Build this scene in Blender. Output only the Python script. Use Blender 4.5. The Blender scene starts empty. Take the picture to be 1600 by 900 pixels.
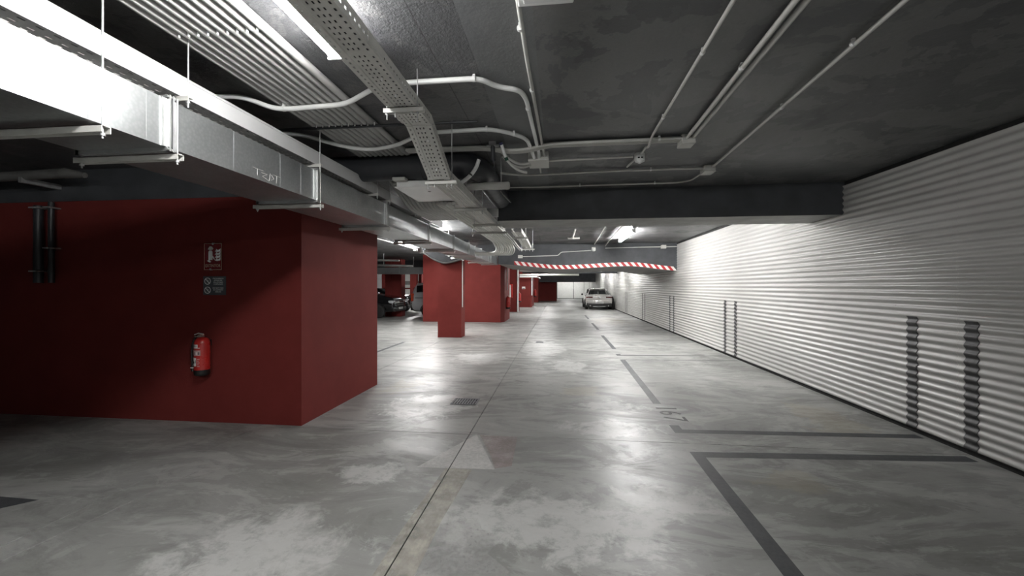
import bpy, bmesh, math, random
from mathutils import Vector, Matrix

random.seed(7)
SC = bpy.context.scene
COL = SC.collection
PI = math.pi

# ------------------------------------------------------------------ camera
CAM_H = 1.6
YAW = math.atan(72 / 640)
cam_d = bpy.data.cameras.new('camera')
cam_d.sensor_width = 36.0
cam_d.lens = 36.0 * 640 / 1600
cam_d.shift_y = -3 / 1600
cam_d.clip_start = 0.02
cam_d.clip_end = 200
cam = bpy.data.objects.new('camera', cam_d)
cam.location = (0, 0, CAM_H)
cam.rotation_euler = (PI / 2, 0, YAW)
COL.objects.link(cam)
SC.camera = cam

# ------------------------------------------------------------------ world and exposure
W = bpy.data.worlds.new('world')
SC.world = W
W.use_nodes = True
W.node_tree.nodes['Background'].inputs[0].default_value = (0.02, 0.02, 0.022, 1)
W.node_tree.nodes['Background'].inputs[1].default_value = 0.2
SC.view_settings.view_transform = 'Standard'
SC.view_settings.look = 'None'
SC.view_settings.gamma = 1.0
SC.view_settings.use_curve_mapping = False
SC.view_settings.exposure = 1.65
LAMP = 95.0           # radiance of a lit diffuser
LAMP_NEAR = 42.0       # tube beside the cable tray, turned down so close surfaces do not burn out
LAMP_LEFT = 70.0       # tubes over the left bays

# ------------------------------------------------------------------ node helpers
class NT:
    def __init__(self, name):
        self.m = bpy.data.materials.new(name)
        self.m.use_nodes = True
        self.t = self.m.node_tree
        self.b = self.t.nodes['Principled BSDF']
        self.pos = None
    def n(self, typ, **kw):
        nd = self.t.nodes.new(typ)
        for k, v in kw.items():
            setattr(nd, k, v)
        return nd
    def l(self, a, b):
        self.t.links.new(a, b)
    def P(self, scale=(1, 1, 1), loc=(0, 0, 0)):
        if self.pos is None:
            self.pos = self.n('ShaderNodeNewGeometry').outputs['Position']
        if scale == (1, 1, 1) and loc == (0, 0, 0):
            return self.pos
        mp = self.n('ShaderNodeMapping')
        mp.inputs['Scale'].default_value = scale
        mp.inputs['Location'].default_value = loc
        self.l(self.pos, mp.inputs['Vector'])
        return mp.outputs[0]
    def noise(self, scale, detail=4, rough=0.55, vec=None, dist=0.0):
        nd = self.n('ShaderNodeTexNoise')
        nd.inputs['Scale'].default_value = scale
        nd.inputs['Detail'].default_value = detail
        nd.inputs['Roughness'].default_value = rough
        nd.inputs['Distortion'].default_value = dist
        self.l(vec if vec is not None else self.P(), nd.inputs['Vector'])
        return nd.outputs['Fac']
    def ramp(self, fac, stops):
        nd = self.n('ShaderNodeValToRGB')
        el = nd.color_ramp.elements
        while len(el) < len(stops):
            el.new(0.5)
        for e, (p, c) in zip(el, stops):
            e.position = p
            e.color = (c[0], c[1], c[2], 1) if isinstance(c, (tuple, list)) else (c, c, c, 1)
        self.l(fac, nd.inputs[0])
        return nd.outputs[0]
    def mix(self, fac, a, b):
        nd = self.n('ShaderNodeMix', data_type='RGBA')
        self._in(nd.inputs[0], fac)
        self._in(nd.inputs[6], a)
        self._in(nd.inputs[7], b)
        return nd.outputs[2]
    def _in(self, sock, v):
        if isinstance(v, bpy.types.NodeSocket):
            self.l(v, sock)
        elif isinstance(v, (tuple, list)):
            sock.default_value = (v[0], v[1], v[2], 1) if len(sock.default_value) == 4 else v
        else:
            sock.default_value = v
    def math(self, op, a, b=0.0, c=0.0, clamp=False):
        nd = self.n('ShaderNodeMath', operation=op, use_clamp=clamp)
        for i, v in enumerate((a, b, c)):
            self._in(nd.inputs[i], v)
        return nd.outputs[0]
    def xyz(self):
        s = self.n('ShaderNodeSeparateXYZ')
        self.l(self.P(), s.inputs[0])
        return s.outputs
    def bump(self, h, strength=0.3, dist=0.01):
        nd = self.n('ShaderNodeBump')
        nd.inputs['Strength'].default_value = strength
        nd.inputs['Distance'].default_value = dist
        self.l(h, nd.inputs['Height'])
        self.l(nd.outputs[0], self.b.inputs['Normal'])
    def set(self, **kw):
        names = {'color': 'Base Color', 'rough': 'Roughness', 'metal': 'Metallic', 'spec': 'Specular IOR Level',
                 'coat': 'Coat Weight', 'alpha': 'Alpha', 'em': 'Emission Color', 'ems': 'Emission Strength'}
        for k, v in kw.items():
            self._in(self.b.inputs[names[k]], v)
        return self.m

def plain(name, col, rough=0.5, metal=0.0, var=0.12, scale=6.0, bump=0.0, bscale=60.0, coat=0.0):
    n = NT(name)
    f = n.noise(scale, 5)
    lo = tuple(max(0, c * (1 - var)) for c in col)
    hi = tuple(min(1, c * (1 + var)) for c in col)
    n.set(color=n.ramp(f, [(0.3, lo), (0.7, hi)]), metal=metal, coat=coat,
          rough=n.ramp(n.noise(scale * 2.3, 3), [(0.3, max(0.02, rough * 0.85)), (0.7, min(1, rough * 1.15))]))
    if bump:
        n.bump(n.noise(bscale, 4, 0.6), bump, 0.004)
    return n.m

# ------------------------------------------------------------------ materials
def mat_floor():
    n = NT('polished_concrete')
    x, y, z = n.xyz()
    fine = n.noise(34, 8, 0.65)
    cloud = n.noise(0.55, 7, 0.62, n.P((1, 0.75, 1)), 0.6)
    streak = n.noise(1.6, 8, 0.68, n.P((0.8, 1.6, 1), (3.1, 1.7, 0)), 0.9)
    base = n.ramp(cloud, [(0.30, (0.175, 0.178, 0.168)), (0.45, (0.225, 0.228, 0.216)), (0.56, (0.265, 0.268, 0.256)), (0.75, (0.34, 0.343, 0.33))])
    streak2 = n.noise(0.9, 9, 0.72, n.P((0.7, 1.5, 1), (7.3, 4.1, 0)), 1.4)
    pale = n.ramp(streak, [(0.53, 0.0), (0.565, 0.6), (0.66, 1.0)])
    base = n.mix(n.math('MULTIPLY', pale, 0.5), base, (0.47, 0.475, 0.46))
    base = n.mix(n.math('MULTIPLY', n.ramp(streak2, [(0.50, 0.0), (0.53, 0.7), (0.62, 1.0)]), 0.4), base, (0.46, 0.465, 0.45))
    base = n.mix(n.math('MULTIPLY', n.ramp(streak2, [(0.36, 1.0), (0.44, 0.0)]), 0.5), base, (0.135, 0.137, 0.13))
    # laitance patches with shapes of their own
    def blob(cx, cy, rx, ry, amp=0.9):
        w = n.noise(2.6, 7, 0.7, n.P((1, 1, 1), (cx * 1.7, cy, 0)), 0.5)
        dx = n.math('DIVIDE', n.math('SUBTRACT', x, cx), rx)
        dy = n.math('DIVIDE', n.math('SUBTRACT', y, cy), ry)
        d = n.math('SQRT', n.math('ADD', n.math('MULTIPLY', dx, dx), n.math('MULTIPLY', dy, dy)))
        d = n.math('ADD', d, n.math('MULTIPLY', n.math('SUBTRACT', w, 0.5), 3.4))
        return n.math('MULTIPLY', n.math('SUBTRACT', 1.0, d, clamp=True), amp * 3.4, clamp=True)
    tot = None
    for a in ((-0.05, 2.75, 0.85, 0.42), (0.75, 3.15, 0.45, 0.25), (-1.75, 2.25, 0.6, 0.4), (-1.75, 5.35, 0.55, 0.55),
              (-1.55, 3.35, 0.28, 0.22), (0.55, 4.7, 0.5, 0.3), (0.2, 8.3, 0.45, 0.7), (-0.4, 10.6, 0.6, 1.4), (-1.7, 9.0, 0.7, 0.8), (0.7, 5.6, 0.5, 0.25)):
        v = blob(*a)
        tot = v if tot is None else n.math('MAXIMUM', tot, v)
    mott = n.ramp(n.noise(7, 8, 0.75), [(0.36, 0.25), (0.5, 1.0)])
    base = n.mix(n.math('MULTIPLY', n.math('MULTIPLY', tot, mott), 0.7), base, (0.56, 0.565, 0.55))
    # ochre stains
    och = None
    for a in ((0.35, 6.35, 0.35, 0.3), (1.9, 3.6, 0.3, 0.22), (3.2, 5.3, 0.35, 0.8), (-2.5, 6.3, 0.3, 0.6), (2.4, 19.0, 0.9, 2.2)):
        v = blob(*a)
        och = v if och is None else n.math('MAXIMUM', och, v)
    base = n.mix(n.math('MULTIPLY', och, 0.30), base, (0.36, 0.31, 0.2))
    pits = n.ramp(n.noise(9, 6, 0.7, n.P((1, 1, 1), (9, 2, 0))), [(0.66, 0.0), (0.71, 1.0)])
    base = n.mix(n.math('MULTIPLY', pits, 0.28), base, (0.13, 0.13, 0.12))
    base = n.mix(n.math('MULTIPLY', fine, 0.16), base, (0.12, 0.12, 0.115))
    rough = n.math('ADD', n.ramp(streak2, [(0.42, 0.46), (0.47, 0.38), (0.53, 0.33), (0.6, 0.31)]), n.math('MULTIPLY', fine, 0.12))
    n.set(color=base, rough=rough, spec=0.5)
    h = n.math('ADD', n.math('MULTIPLY', n.noise(3.2, 4, 0.5), 1.0), n.math('MULTIPLY', n.noise(20, 5, 0.6), 0.22))
    n.bump(h, 0.16, 0.02)
    return n.m

def mat_ceiling():
    n = NT('dark_painted_slab')
    x, y, z = n.xyz()
    patch = n.noise(1.1, 7, 0.6, n.P((1, 0.8, 1), (4, 8, 0)), 0.4)
    col = n.ramp(patch, [(0.40, (0.082, 0.084, 0.088)), (0.462, (0.085, 0.087, 0.091)), (0.470, (0.142, 0.144, 0.144)), (0.56, (0.150, 0.152, 0.150)), (0.568, (0.105, 0.108, 0.112))])
    p2 = n.ramp(n.noise(0.7, 6, 0.62, n.P((1, 1.3, 1), (14, 3, 0)), 0.3), [(0.515, 0.0), (0.522, 1.0)])
    col = n.mix(n.math('MULTIPLY', p2, 0.65), col, (0.060, 0.062, 0.067))
    p3 = n.ramp(n.noise(1.5, 7, 0.65, n.P((1, 1, 1), (2, 21, 0)), 0.5), [(0.57, 0.0), (0.577, 1.0)])
    col = n.mix(n.math('MULTIPLY', p3, 0.5), col, (0.17, 0.17, 0.168))
    col = n.mix(n.math('MULTIPLY', n.noise(45, 4, 0.6), 0.4), col, (0.05, 0.05, 0.053))
    # smooth flush band and board seam
    band = n.math('MULTIPLY', n.math('GREATER_THAN', x, -0.52), n.math('LESS_THAN', x, -0.13))
    band = n.math('MULTIPLY', band, n.math('LESS_THAN', y, 6.0))
    col = n.mix(n.math('MULTIPLY', band, 0.7), col, (0.143, 0.150, 0.153))
    seam = n.math('LESS_THAN', n.math('ABSOLUTE', n.math('ADD', x, 0.76)), 0.004)
    col = n.mix(n.math('MULTIPLY', seam, 0.8), col, (0.020, 0.020, 0.020))
    n.set(color=col, rough=n.ramp(patch, [(0.4, 0.42), (0.6, 0.6)]))
    rough_zone = n.math('LESS_THAN', x, -0.52)
    h = n.math('MULTIPLY', n.noise(26, 5, 0.7), n.math('ADD', n.math('MULTIPLY', rough_zone, 0.85), 0.22))
    h = n.math('ADD', h, n.math('MULTIPLY', patch, 1.2))
    n.bump(h, 1.0, 0.012)
    return n.m

def mat_red():
    n = NT('red_painted_plaster')
    f = n.noise(2.2, 6, 0.6)
    g = n.noise(90, 4, 0.6)
    c = n.ramp(f, [(0.3, (0.145, 0.0245, 0.0215)), (0.7, (0.176, 0.031, 0.027))])
    n.set(color=n.mix(n.math('MULTIPLY', g, 0.25), c, (0.105, 0.0145, 0.0125)), rough=0.7, spec=0.15)
    n.bump(n.noise(70, 5, 0.65), 0.35, 0.004)
    return n.m

def mat_galv():
    n = NT('galvanised_sheet')
    v = n.n('ShaderNodeTexVoronoi')
    v.inputs['Scale'].default_value = 55
    n.l(n.P(), v.inputs['Vector'])
    f = n.noise(2.5, 6, 0.6)
    c = n.ramp(v.outputs['Distance'], [(0.0, (0.52, 0.54, 0.545)), (0.7, (0.43, 0.45, 0.455))])
    c = n.mix(n.math('MULTIPLY', n.ramp(f, [(0.45, 0.0), (0.7, 1.0)]), 0.35), c, (0.30, 0.32, 0.325))
    n.set(color=c, metal=0.85, rough=n.ramp(n.noise(5, 5, 0.6), [(0.3, 0.30), (0.7, 0.44)]))
    return n.m

def mat_sheet():
    n = NT('grey_white_coated_sheet')
    f = n.noise(1.3, 6, 0.6, n.P((1, 0.4, 1)))
    sp = n.ramp(n.noise(14, 3, 0.5, n.P((1, 1, 1), (5, 5, 5))), [(0.74, 0.0), (0.78, 1.0)])
    c = n.ramp(f, [(0.3, (0.345, 0.345, 0.33)), (0.7, (0.40, 0.40, 0.385))])
    n.set(color=n.mix(n.math('MULTIPLY', sp, 0.5), c, (0.15, 0.14, 0.12)), rough=0.36, spec=0.5)
    return n.m

def mat_worn(name, col, a0=0.8, a1=1.0, rough=0.5):
    n = NT(name)
    f = n.noise(30, 7, 0.7)
    g = n.noise(4, 6, 0.65)
    a = n.ramp(n.math('ADD', n.math('MULTIPLY', f, 0.45), n.math('MULTIPLY', g, 0.55)), [(0.36, a1), (0.62, a0)])
    n.set(color=n.ramp(g, [(0.3, tuple(c * 0.9 for c in col)), (0.7, tuple(min(1, c * 1.1) for c in col))]), rough=rough, alpha=a)
    return n.m

def mat_lamp(name, strength, col=(1.0, 0.985, 0.97)):
    n = NT(name)
    f = n.noise(3, 2)
    n.set(color=(0.9, 0.9, 0.9), em=n.mix(n.math('MULTIPLY', f, 0.03), col, (1, 1, 1)), ems=strength, rough=0.4)
    return n.m

def mat_scuffed():
    n = NT('sanded_beige_concrete')
    f = n.noise(26, 7, 0.7, n.P((1, 0.45, 1)))
    g = n.noise(5, 5, 0.6)
    c = n.ramp(f, [(0.35, (0.36, 0.345, 0.30)), (0.65, (0.58, 0.555, 0.49))])
    a = n.ramp(g, [(0.36, 0.4), (0.62, 0.85)])
    n.set(color=c, rough=0.7, alpha=a)
    n.bump(f, 0.5, 0.006)
    return n.m

M = dict(
    floor=mat_floor(), ceiling=mat_ceiling(), red=mat_red(), galv=mat_galv(), sheet=mat_sheet(),
    joint=plain('joint_filler', (0.03, 0.03, 0.03), 0.9),
    beam=plain('charcoal_beam_paint', (0.054, 0.058, 0.064), 0.62, var=0.2, scale=3, bump=0.4, bscale=45),
    slab=plain('grey_soffit_paint_and_light', (0.22, 0.22, 0.21), 0.6, var=0.2, scale=2, bump=0.3, bscale=40),
    wallgrey=plain('dark_grey_wall', (0.16, 0.16, 0.16), 0.75, bump=0.3),
    wallwhite=plain('white_wall_paint', (0.78, 0.79, 0.76), 0.6, var=0.05),
    gap=plain('black_gap', (0.008, 0.008, 0.008), 0.9),
    rubber=plain('black_rubber', (0.035, 0.036, 0.038), 0.5, var=0.25, scale=20),
    line=mat_worn('dark_grey_line_paint', (0.062, 0.066, 0.072), 0.7, 1.0, 0.5),
    number=mat_worn('worn_number_paint', (0.06, 0.06, 0.06), 0.6, 0.98, 0.55),
    arrow=mat_worn('faded_white_arrow_paint', (0.66, 0.655, 0.635), 0.5, 0.85, 0.6),
    whitepatch=mat_worn('pale_levelling_patch', (0.58, 0.58, 0.57), 0.0, 0.5, 0.5),
    pink=mat_worn('pink_stain', (0.46, 0.335, 0.33), 0.1, 0.5, 0.5),
    beige=mat_scuffed(),
    pvc=plain('grey_white_pvc', (0.52, 0.52, 0.495), 0.6, var=0.06, scale=4),
    pvcw=plain('white_pvc', (0.74, 0.75, 0.74), 0.4, var=0.05, scale=4),
    box=plain('grey_plastic_box', (0.52, 0.52, 0.49), 0.5, var=0.06),
    tray=plain('zinc_cable_tray', (0.58, 0.58, 0.55), 0.55, 0.1, var=0.1, scale=8),
    whitesteel=plain('white_enamelled_steel', (0.80, 0.81, 0.80), 0.35, var=0.04),
    traywhite=plain('white_lacquered_rail', (0.46, 0.465, 0.47), 0.45, var=0.04),
    pvcbank=plain('grey_pvc_bank', (0.38, 0.38, 0.37), 0.6, var=0.06, scale=4),
    traydark=plain('unpainted_tray_base', (0.34, 0.33, 0.32), 0.55, 0.2),
    steel=plain('bright_steel', (0.52, 0.53, 0.53), 0.45, 0.8, var=0.08, scale=15),
    darkpipe=plain('black_painted_pipe', (0.022, 0.024, 0.028), 0.45, var=0.2),
    greypipe=plain('grey_insulated_pipe', (0.12, 0.12, 0.115), 0.55, var=0.2, bump=0.5, bscale=30),
    lamp=mat_lamp('lit_lamp_diffuser', LAMP), lampnear=mat_lamp('lit_lamp_diffuser_near', LAMP_NEAR), lampleft=mat_lamp('lit_lamp_diffuser_left', LAMP_LEFT), lampfill=mat_lamp('fill_lamp_diffuser', 32.0),
    lampbody=plain('lamp_housing', (0.62, 0.63, 0.63), 0.4, var=0.04),
    opal=plain('unlit_opal_cover', (0.72, 0.73, 0.73), 0.35, var=0.04),
    exred=plain('glossy_red_enamel', (0.42, 0.022, 0.018), 0.3, var=0.1, coat=0.3),
    black=plain('black_plastic', (0.012, 0.012, 0.012), 0.4),
    brass=plain('nickel_valve', (0.55, 0.53, 0.46), 0.35, 0.8),
    paper=plain('white_sticker', (0.74, 0.73, 0.71), 0.5, var=0.05),
    pinkpaper=plain('pink_grey_sticker', (0.52, 0.36, 0.35), 0.5, var=0.1),
    signred=plain('dark_red_acrylic', (0.16, 0.012, 0.016), 0.12, var=0.1),
    signgrey=plain('slate_sign_plate', (0.065, 0.075, 0.085), 0.4, var=0.06),
    signink=plain('pale_sign_ink', (0.85, 0.86, 0.85), 0.5, var=0.04),
    signcream=plain('cream_sign_ink', (0.62, 0.52, 0.38), 0.4, var=0.06),
    tapered=plain('red_hazard_tape', (0.42, 0.02, 0.025), 0.4, var=0.08),
    tapewhite=plain('white_hazard_tape', (0.78, 0.74, 0.72), 0.4, var=0.05),
    iron=plain('cast_iron_grate', (0.19, 0.195, 0.21), 0.5, 0.2, var=0.2, scale=30),
    carwhite=plain('pearl_white_car_paint', (0.47, 0.46, 0.44), 0.22, var=0.03, coat=0.6),
    carblack=plain('black_car_paint', (0.008, 0.008, 0.009), 0.18, var=0.1, coat=0.7),
    carsilver=plain('silver_car_paint', (0.50, 0.51, 0.52), 0.35, 0.0, var=0.05, coat=0.5),
    glass=plain('dark_tinted_glass', (0.010, 0.011, 0.012), 0.06, var=0.1),
    tyre=plain('tyre_rubber', (0.014, 0.014, 0.014), 0.75),
    rim=plain('alloy_rim', (0.42, 0.42, 0.43), 0.3, 0.8),
    taillight=plain('dark_red_lens', (0.05, 0.004, 0.006), 0.15),
    amber=plain('orange_red_lens', (0.5, 0.07, 0.03), 0.2),
    headlight=plain('clear_lens', (0.72, 0.74, 0.76), 0.1, 0.3),
    chrome=plain('chrome_trim', (0.75, 0.76, 0.77), 0.12, 1.0, var=0.03),
    plate=plain('white_number_plate', (0.78, 0.78, 0.76), 0.4, var=0.03),
)

# ------------------------------------------------------------------ mesh helpers (world coordinates unless local=True)
class B:
    """collects geometry for ONE mesh object"""
    def __init__(self):
        self.v = []; self.f = []; self.mi = []; self.smooth = []
    def add(self, vs, fs, mi=0, smooth=False):
        o = len(self.v)
        self.v += [Vector(p) for p in vs]
        for f in fs:
            self.f.append([i + o for i in f]); self.mi.append(mi); self.smooth.append(smooth)
        return self
    def box(self, x0, x1, y0, y1, z0, z1, mi=0, bev=0.0):
        if bev <= 0:
            vs = [(x, y, z) for z in (z0, z1) for y in (y0, y1) for x in (x0, x1)]
            return self.add(vs, [(0, 2, 3, 1), (4, 5, 7, 6), (0, 1, 5, 4), (2, 6, 7, 3), (0, 4, 6, 2), (1, 3, 7, 5)], mi)
        bm = bmesh.new()
        bmesh.ops.create_cube(bm, size=1)
        for v in bm.verts:
            v.co = Vector(((x0 + x1) / 2 + v.co.x * (x1 - x0), (y0 + y1) / 2 + v.co.y * (y1 - y0), (z0 + z1) / 2 + v.co.z * (z1 - z0)))
        bmesh.ops.bevel(bm, geom=bm.edges[:], offset=bev, segments=2, affect='EDGES', profile=0.5)
        bm.verts.index_update()
        self.add([v.co.copy() for v in bm.verts], [[v.index for v in f.verts] for f in bm.faces], mi)
        bm.free()
        return self
    def tube(self, pts, r, seg=10, cap=True, mi=0, smooth=True):
        pts = [Vector(p) for p in pts]
        n = len(pts)
        rr = r if isinstance(r, (list, tuple)) else [r] * n
        tang = []
        for i in range(n):
            a = pts[max(0, i - 1)]; b = pts[min(n - 1, i + 1)]
            tang.append((b - a).normalized())
        t0 = tang[0]
        ref = Vector((0, 0, 1)) if abs(t0.z) < 0.9 else Vector((1, 0, 0))
        u = t0.cross(ref).normalized()
        vs = []; fs = []
        for i in range(n):
            t = tang[i]
            u = (u - t * u.dot(t))
            u = u.normalized() if u.length > 1e-6 else t.orthogonal().normalized()
            w = t.cross(u)
            for k in range(seg):
                a = 2 * PI * k / seg
                vs.append(pts[i] + (u * math.cos(a) + w * math.sin(a)) * rr[i])
        for i in range(n - 1):
            for k in range(seg):
                k2 = (k + 1) % seg
                fs.append((i * seg + k, i * seg + k2, (i + 1) * seg + k2, (i + 1) * seg + k))
        self.add(vs, fs, mi, smooth)
        if cap:
            self.add(vs[:seg], [list(range(seg))[::-1]], mi)
            self.add(vs[-seg:], [list(range(seg))], mi)
        return self
    def lathe(self, prof, c, axis='z', seg=20, mi=0, smooth=True):
        """prof = [(radius, height)...] along axis from c"""
        vs = []; fs = []
        for r, h in prof:
            for k in range(seg):
                a = 2 * PI * k / seg
                p, q = r * math.cos(a), r * math.sin(a)
                vs.append({'z': (c[0] + p, c[1] + q, c[2] + h), 'y': (c[0] + q, c[1] + h, c[2] + p), 'x': (c[0] + h, c[1] + p, c[2] + q)}[axis])
        for i in range(len(prof) - 1):
            for k in range(seg):
                k2 = (k + 1) % seg
                fs.append((i * seg + k, i * seg + k2, (i + 1) * seg + k2, (i + 1) * seg + k))
        self.add(vs, fs, mi, smooth)
        self.add(vs[:seg], [list(range(seg))[::-1]], mi)
        self.add(vs[-seg:], [list(range(seg))], mi)
        return self
    def prism(self, poly, a0, a1, plane='xy', mi=0):
        """poly extruded between a0 and a1 along the third axis"""
        def mk(p, a):
            return {'xy': (p[0], p[1], a), 'xz': (p[0], a, p[1]), 'yz': (a, p[0], p[1])}[plane]
        n = len(poly)
        vs = [mk(p, a0) for p in poly] + [mk(p, a1) for p in poly]
        fs = [list(range(n))[::-1], list(range(n, 2 * n))] + [(i, (i + 1) % n, n + (i + 1) % n, n + i) for i in range(n)]
        return self.add(vs, fs, mi)

def wloc(o):
    l = Vector(o.location)
    while o.parent:
        o = o.parent
        l += Vector(o.location)
    return l

def ob(name, b, mat, parent=None, local=False):
    me = bpy.data.meshes.new(name)
    if local:
        base = Vector((0, 0, 0)); loc = Vector((0, 0, 0))
    else:
        xs = [p.x for p in b.v]; ys = [p.y for p in b.v]; zs = [p.z for p in b.v]
        base = Vector(((min(xs) + max(xs)) / 2, (min(ys) + max(ys)) / 2, min(zs)))
        loc = base - (wloc(parent) if parent else Vector((0, 0, 0)))
    me.from_pydata([tuple(p - base) for p in b.v], [], b.f)
    mats = mat if isinstance(mat, (list, tuple)) else [mat]
    for m in mats:
        me.materials.append(M[m] if isinstance(m, str) else m)
    me.polygons.foreach_set('material_index', b.mi)
    me.polygons.foreach_set('use_smooth', b.smooth)
    bm = bmesh.new(); bm.from_mesh(me)
    bmesh.ops.recalc_face_normals(bm, faces=bm.faces[:])
    bm.to_mesh(me); bm.free()
    o = bpy.data.objects.new(name, me)
    o.location = loc
    COL.objects.link(o)
    if parent:
        o.parent = parent
    return o

def tag(o, label, cat=None, group=None, kind=None):
    o['label'] = label
    if cat: o['category'] = cat
    if group: o['group'] = group
    if kind: o['kind'] = kind
    return o

def thing(name, label, cat, loc=(0, 0, 0), rotz=0.0, group=None):
    o = bpy.data.objects.new(name, None)
    o.empty_display_size = 0.1
    o.location = loc; o.rotation_euler = (0, 0, rotz)
    COL.objects.link(o)
    return tag(o, label, cat, group)

def struct(name, b, mat, label, cat='structure', parent=None):
    o = ob(name, b, mat, parent)
    return tag(o, label, cat, kind='structure')

def dup(src, parent, delta=(0, 0, 0)):
    c = src.copy(); COL.objects.link(c); c.parent = parent
    c.location = Vector(src.location) + Vector(delta)
    return c

def fillet(pts, r, n=6):
    pts = [Vector(p) for p in pts]
    out = [pts[0]]
    for i in range(1, len(pts) - 1):
        p, q, s = pts[i - 1], pts[i], pts[i + 1]
        d1 = (p - q); d2 = (s - q)
        k = min(r, d1.length * 0.48, d2.length * 0.48)
        a = q + d1.normalized() * k; c = q + d2.normalized() * k
        for j in range(n + 1):
            t = j / n
            out.append(a * (1 - t) ** 2 + q * 2 * t * (1 - t) + c * t * t)
    out.append(pts[-1])
    return out

def spline(pts, n=8):
    pts = [Vector(p) for p in pts]
    P_ = [pts[0] * 2 - pts[1]] + pts + [pts[-1] * 2 - pts[-2]]
    out = []
    for i in range(1, len(P_) - 2):
        for j in range(n):
            t = j / n
            a, b, c, d = P_[i - 1], P_[i], P_[i + 1], P_[i + 2]
            out.append(0.5 * ((2 * b) + (c - a) * t + (2 * a - 5 * b + 4 * c - d) * t * t + (3 * b - a - 3 * c + d) * t ** 3))
    out.append(pts[-1])
    return out

def text_mesh(s, size, origin, right, up, normal, depth=0.0015, align='LEFT', fit=None, space=1.0):
    """flat extruded lettering as a B, laid with its own axes"""
    cu = bpy.data.curves.new('lettering', 'FONT')
    cu.body = s; cu.size = size; cu.align_x = align; cu.extrude = depth; cu.space_character = space
    cu.resolution_u = 3
    t = bpy.data.objects.new('lettering', cu)
    COL.objects.link(t)
    dg = bpy.context.evaluated_depsgraph_get()
    me = t.evaluated_get(dg).to_mesh()
    b = B()
    R, U, N, O = Vector(right), Vector(up), Vector(normal), Vector(origin)
    sx = sy = 1.0
    if fit:
        xs = [v.co.x for v in me.vertices]; ys = [v.co.y for v in me.vertices]
        if fit[0]: sx = fit[0] / (max(xs) - min(xs))
        if len(fit) > 1 and fit[1]: sy = fit[1] / (max(ys) - min(ys))
    b.add([O + R * (v.co.x * sx) + U * (v.co.y * sy) + N * v.co.z for v in me.vertices], [list(p.vertices) for p in me.polygons])
    t.evaluated_get(dg).to_mesh_clear()
    bpy.data.objects.remove(t); bpy.data.curves.remove(cu)
    return b

# ================================================================== THE SETTING
ZC = 3.02                      # soffit of the slab
XW = 3.87                      # face of the corrugated wall
YF = 52.0                      # far end

# ---- floor: base with joint gaps, slabs on top
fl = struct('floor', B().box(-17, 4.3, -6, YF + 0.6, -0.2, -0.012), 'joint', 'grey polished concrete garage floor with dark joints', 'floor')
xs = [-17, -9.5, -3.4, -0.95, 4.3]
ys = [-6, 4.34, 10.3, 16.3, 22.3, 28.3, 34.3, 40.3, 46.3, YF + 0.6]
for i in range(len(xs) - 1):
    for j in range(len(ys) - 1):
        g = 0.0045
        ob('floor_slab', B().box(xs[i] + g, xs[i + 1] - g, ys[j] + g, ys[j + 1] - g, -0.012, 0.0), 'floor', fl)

# ---- ceiling
struct('ceiling', B().box(-17, 4.3, -6, YF + 0.6, ZC, ZC + 0.25), 'ceiling', 'dark grey painted concrete ceiling slab with patches', 'ceiling')

# ---- right wall of corrugated sheets
wr = struct('wall_right', B().box(XW + 0.014, XW + 0.3, -6, YF, 0, ZC), 'gap', 'long corrugated grey white metal wall on the right', 'wall')
PITCH, AMP = 0.0805, 0.0095
def wavex(z):
    return XW - 0.004 - AMP * math.sin(2 * PI * (z - 0.05) / PITCH)
def wave_sheet(y0, y1, z0, z1, off=0.0, thick=0.0012):
    n = int((z1 - z0) / PITCH * 10)
    zs = [z0 + (z1 - z0) * i / n for i in range(n + 1)]
    b = B()
    vs = []
    for z in zs:
        vs += [(wavex(z) - off, y, z) for y in (y0, y0 + 0.004, y1 - 0.004, y1)]
    b.add(vs, [(4 * i + k, 4 * i + k + 1, 4 * i + k + 5, 4 * i + k + 4) for i in range(n) for k in range(3)], smooth=True)
    return b
edges = [-5.6, -1.6, 4.4, 10.35, 16.35, 22.35, 28.35, 34.35, 40.35, 46.35, YF]
for i in range(len(edges) - 1):
    o = ob('corrugated_sheet', wave_sheet(edges[i], edges[i + 1] + 0.05, 0.055, 2.965, 0.0012 * (i % 2)), 'sheet', wr)
    md = o.modifiers.new('thickness', 'SOLIDIFY'); md.thickness = 0.0012; md.offset = 0
# black rubber strips on the sheets, in pairs at the bay limits
pairs = ['nearest the camera', 'second from the camera', 'third from the camera', 'fourth from the camera', 'fifth from the camera']
for k, (ya, yb, w) in enumerate([(4.31, 4.96, 0.13), (9.47, 10.03, 0.12), (14.29, 14.77, 0.12), (18.9, 19.44, 0.12), (23.7, 24.25, 0.12)]):
    for q, yy in enumerate((ya, yb)):
        o = ob('wall_bumper_strip', wave_sheet(yy - w / 2, yy + w / 2, 0.056, 1.27, 0.0045), 'rubber')
        md = o.modifiers.new('thickness', 'SOLIDIFY'); md.thickness = 0.003; md.offset = 0
        tag(o, '%s black rubber strip of the pair %s on the corrugated wall' % (['nearer', 'farther'][q], pairs[k]), 'bumper strip', 'rubber strips on the corrugated wall')

# ---- rear and outer walls (close the room)
struct('wall_rear', B().box(-17, 4.3, -6.2, -6, 0, ZC), 'wallgrey', 'dark grey end wall behind the viewpoint', 'wall')
struct('wall_left', B().box(-17.2, -17, -6, YF + 0.6, 0, ZC), 'wallgrey', 'dark outer wall far to the left', 'wall')
struct('wall_left_near', B().box(-8.0, -7.6, -6, 4.39, 0, ZC), 'wallgrey', 'dark grey side wall at the far left edge', 'wall')

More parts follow.
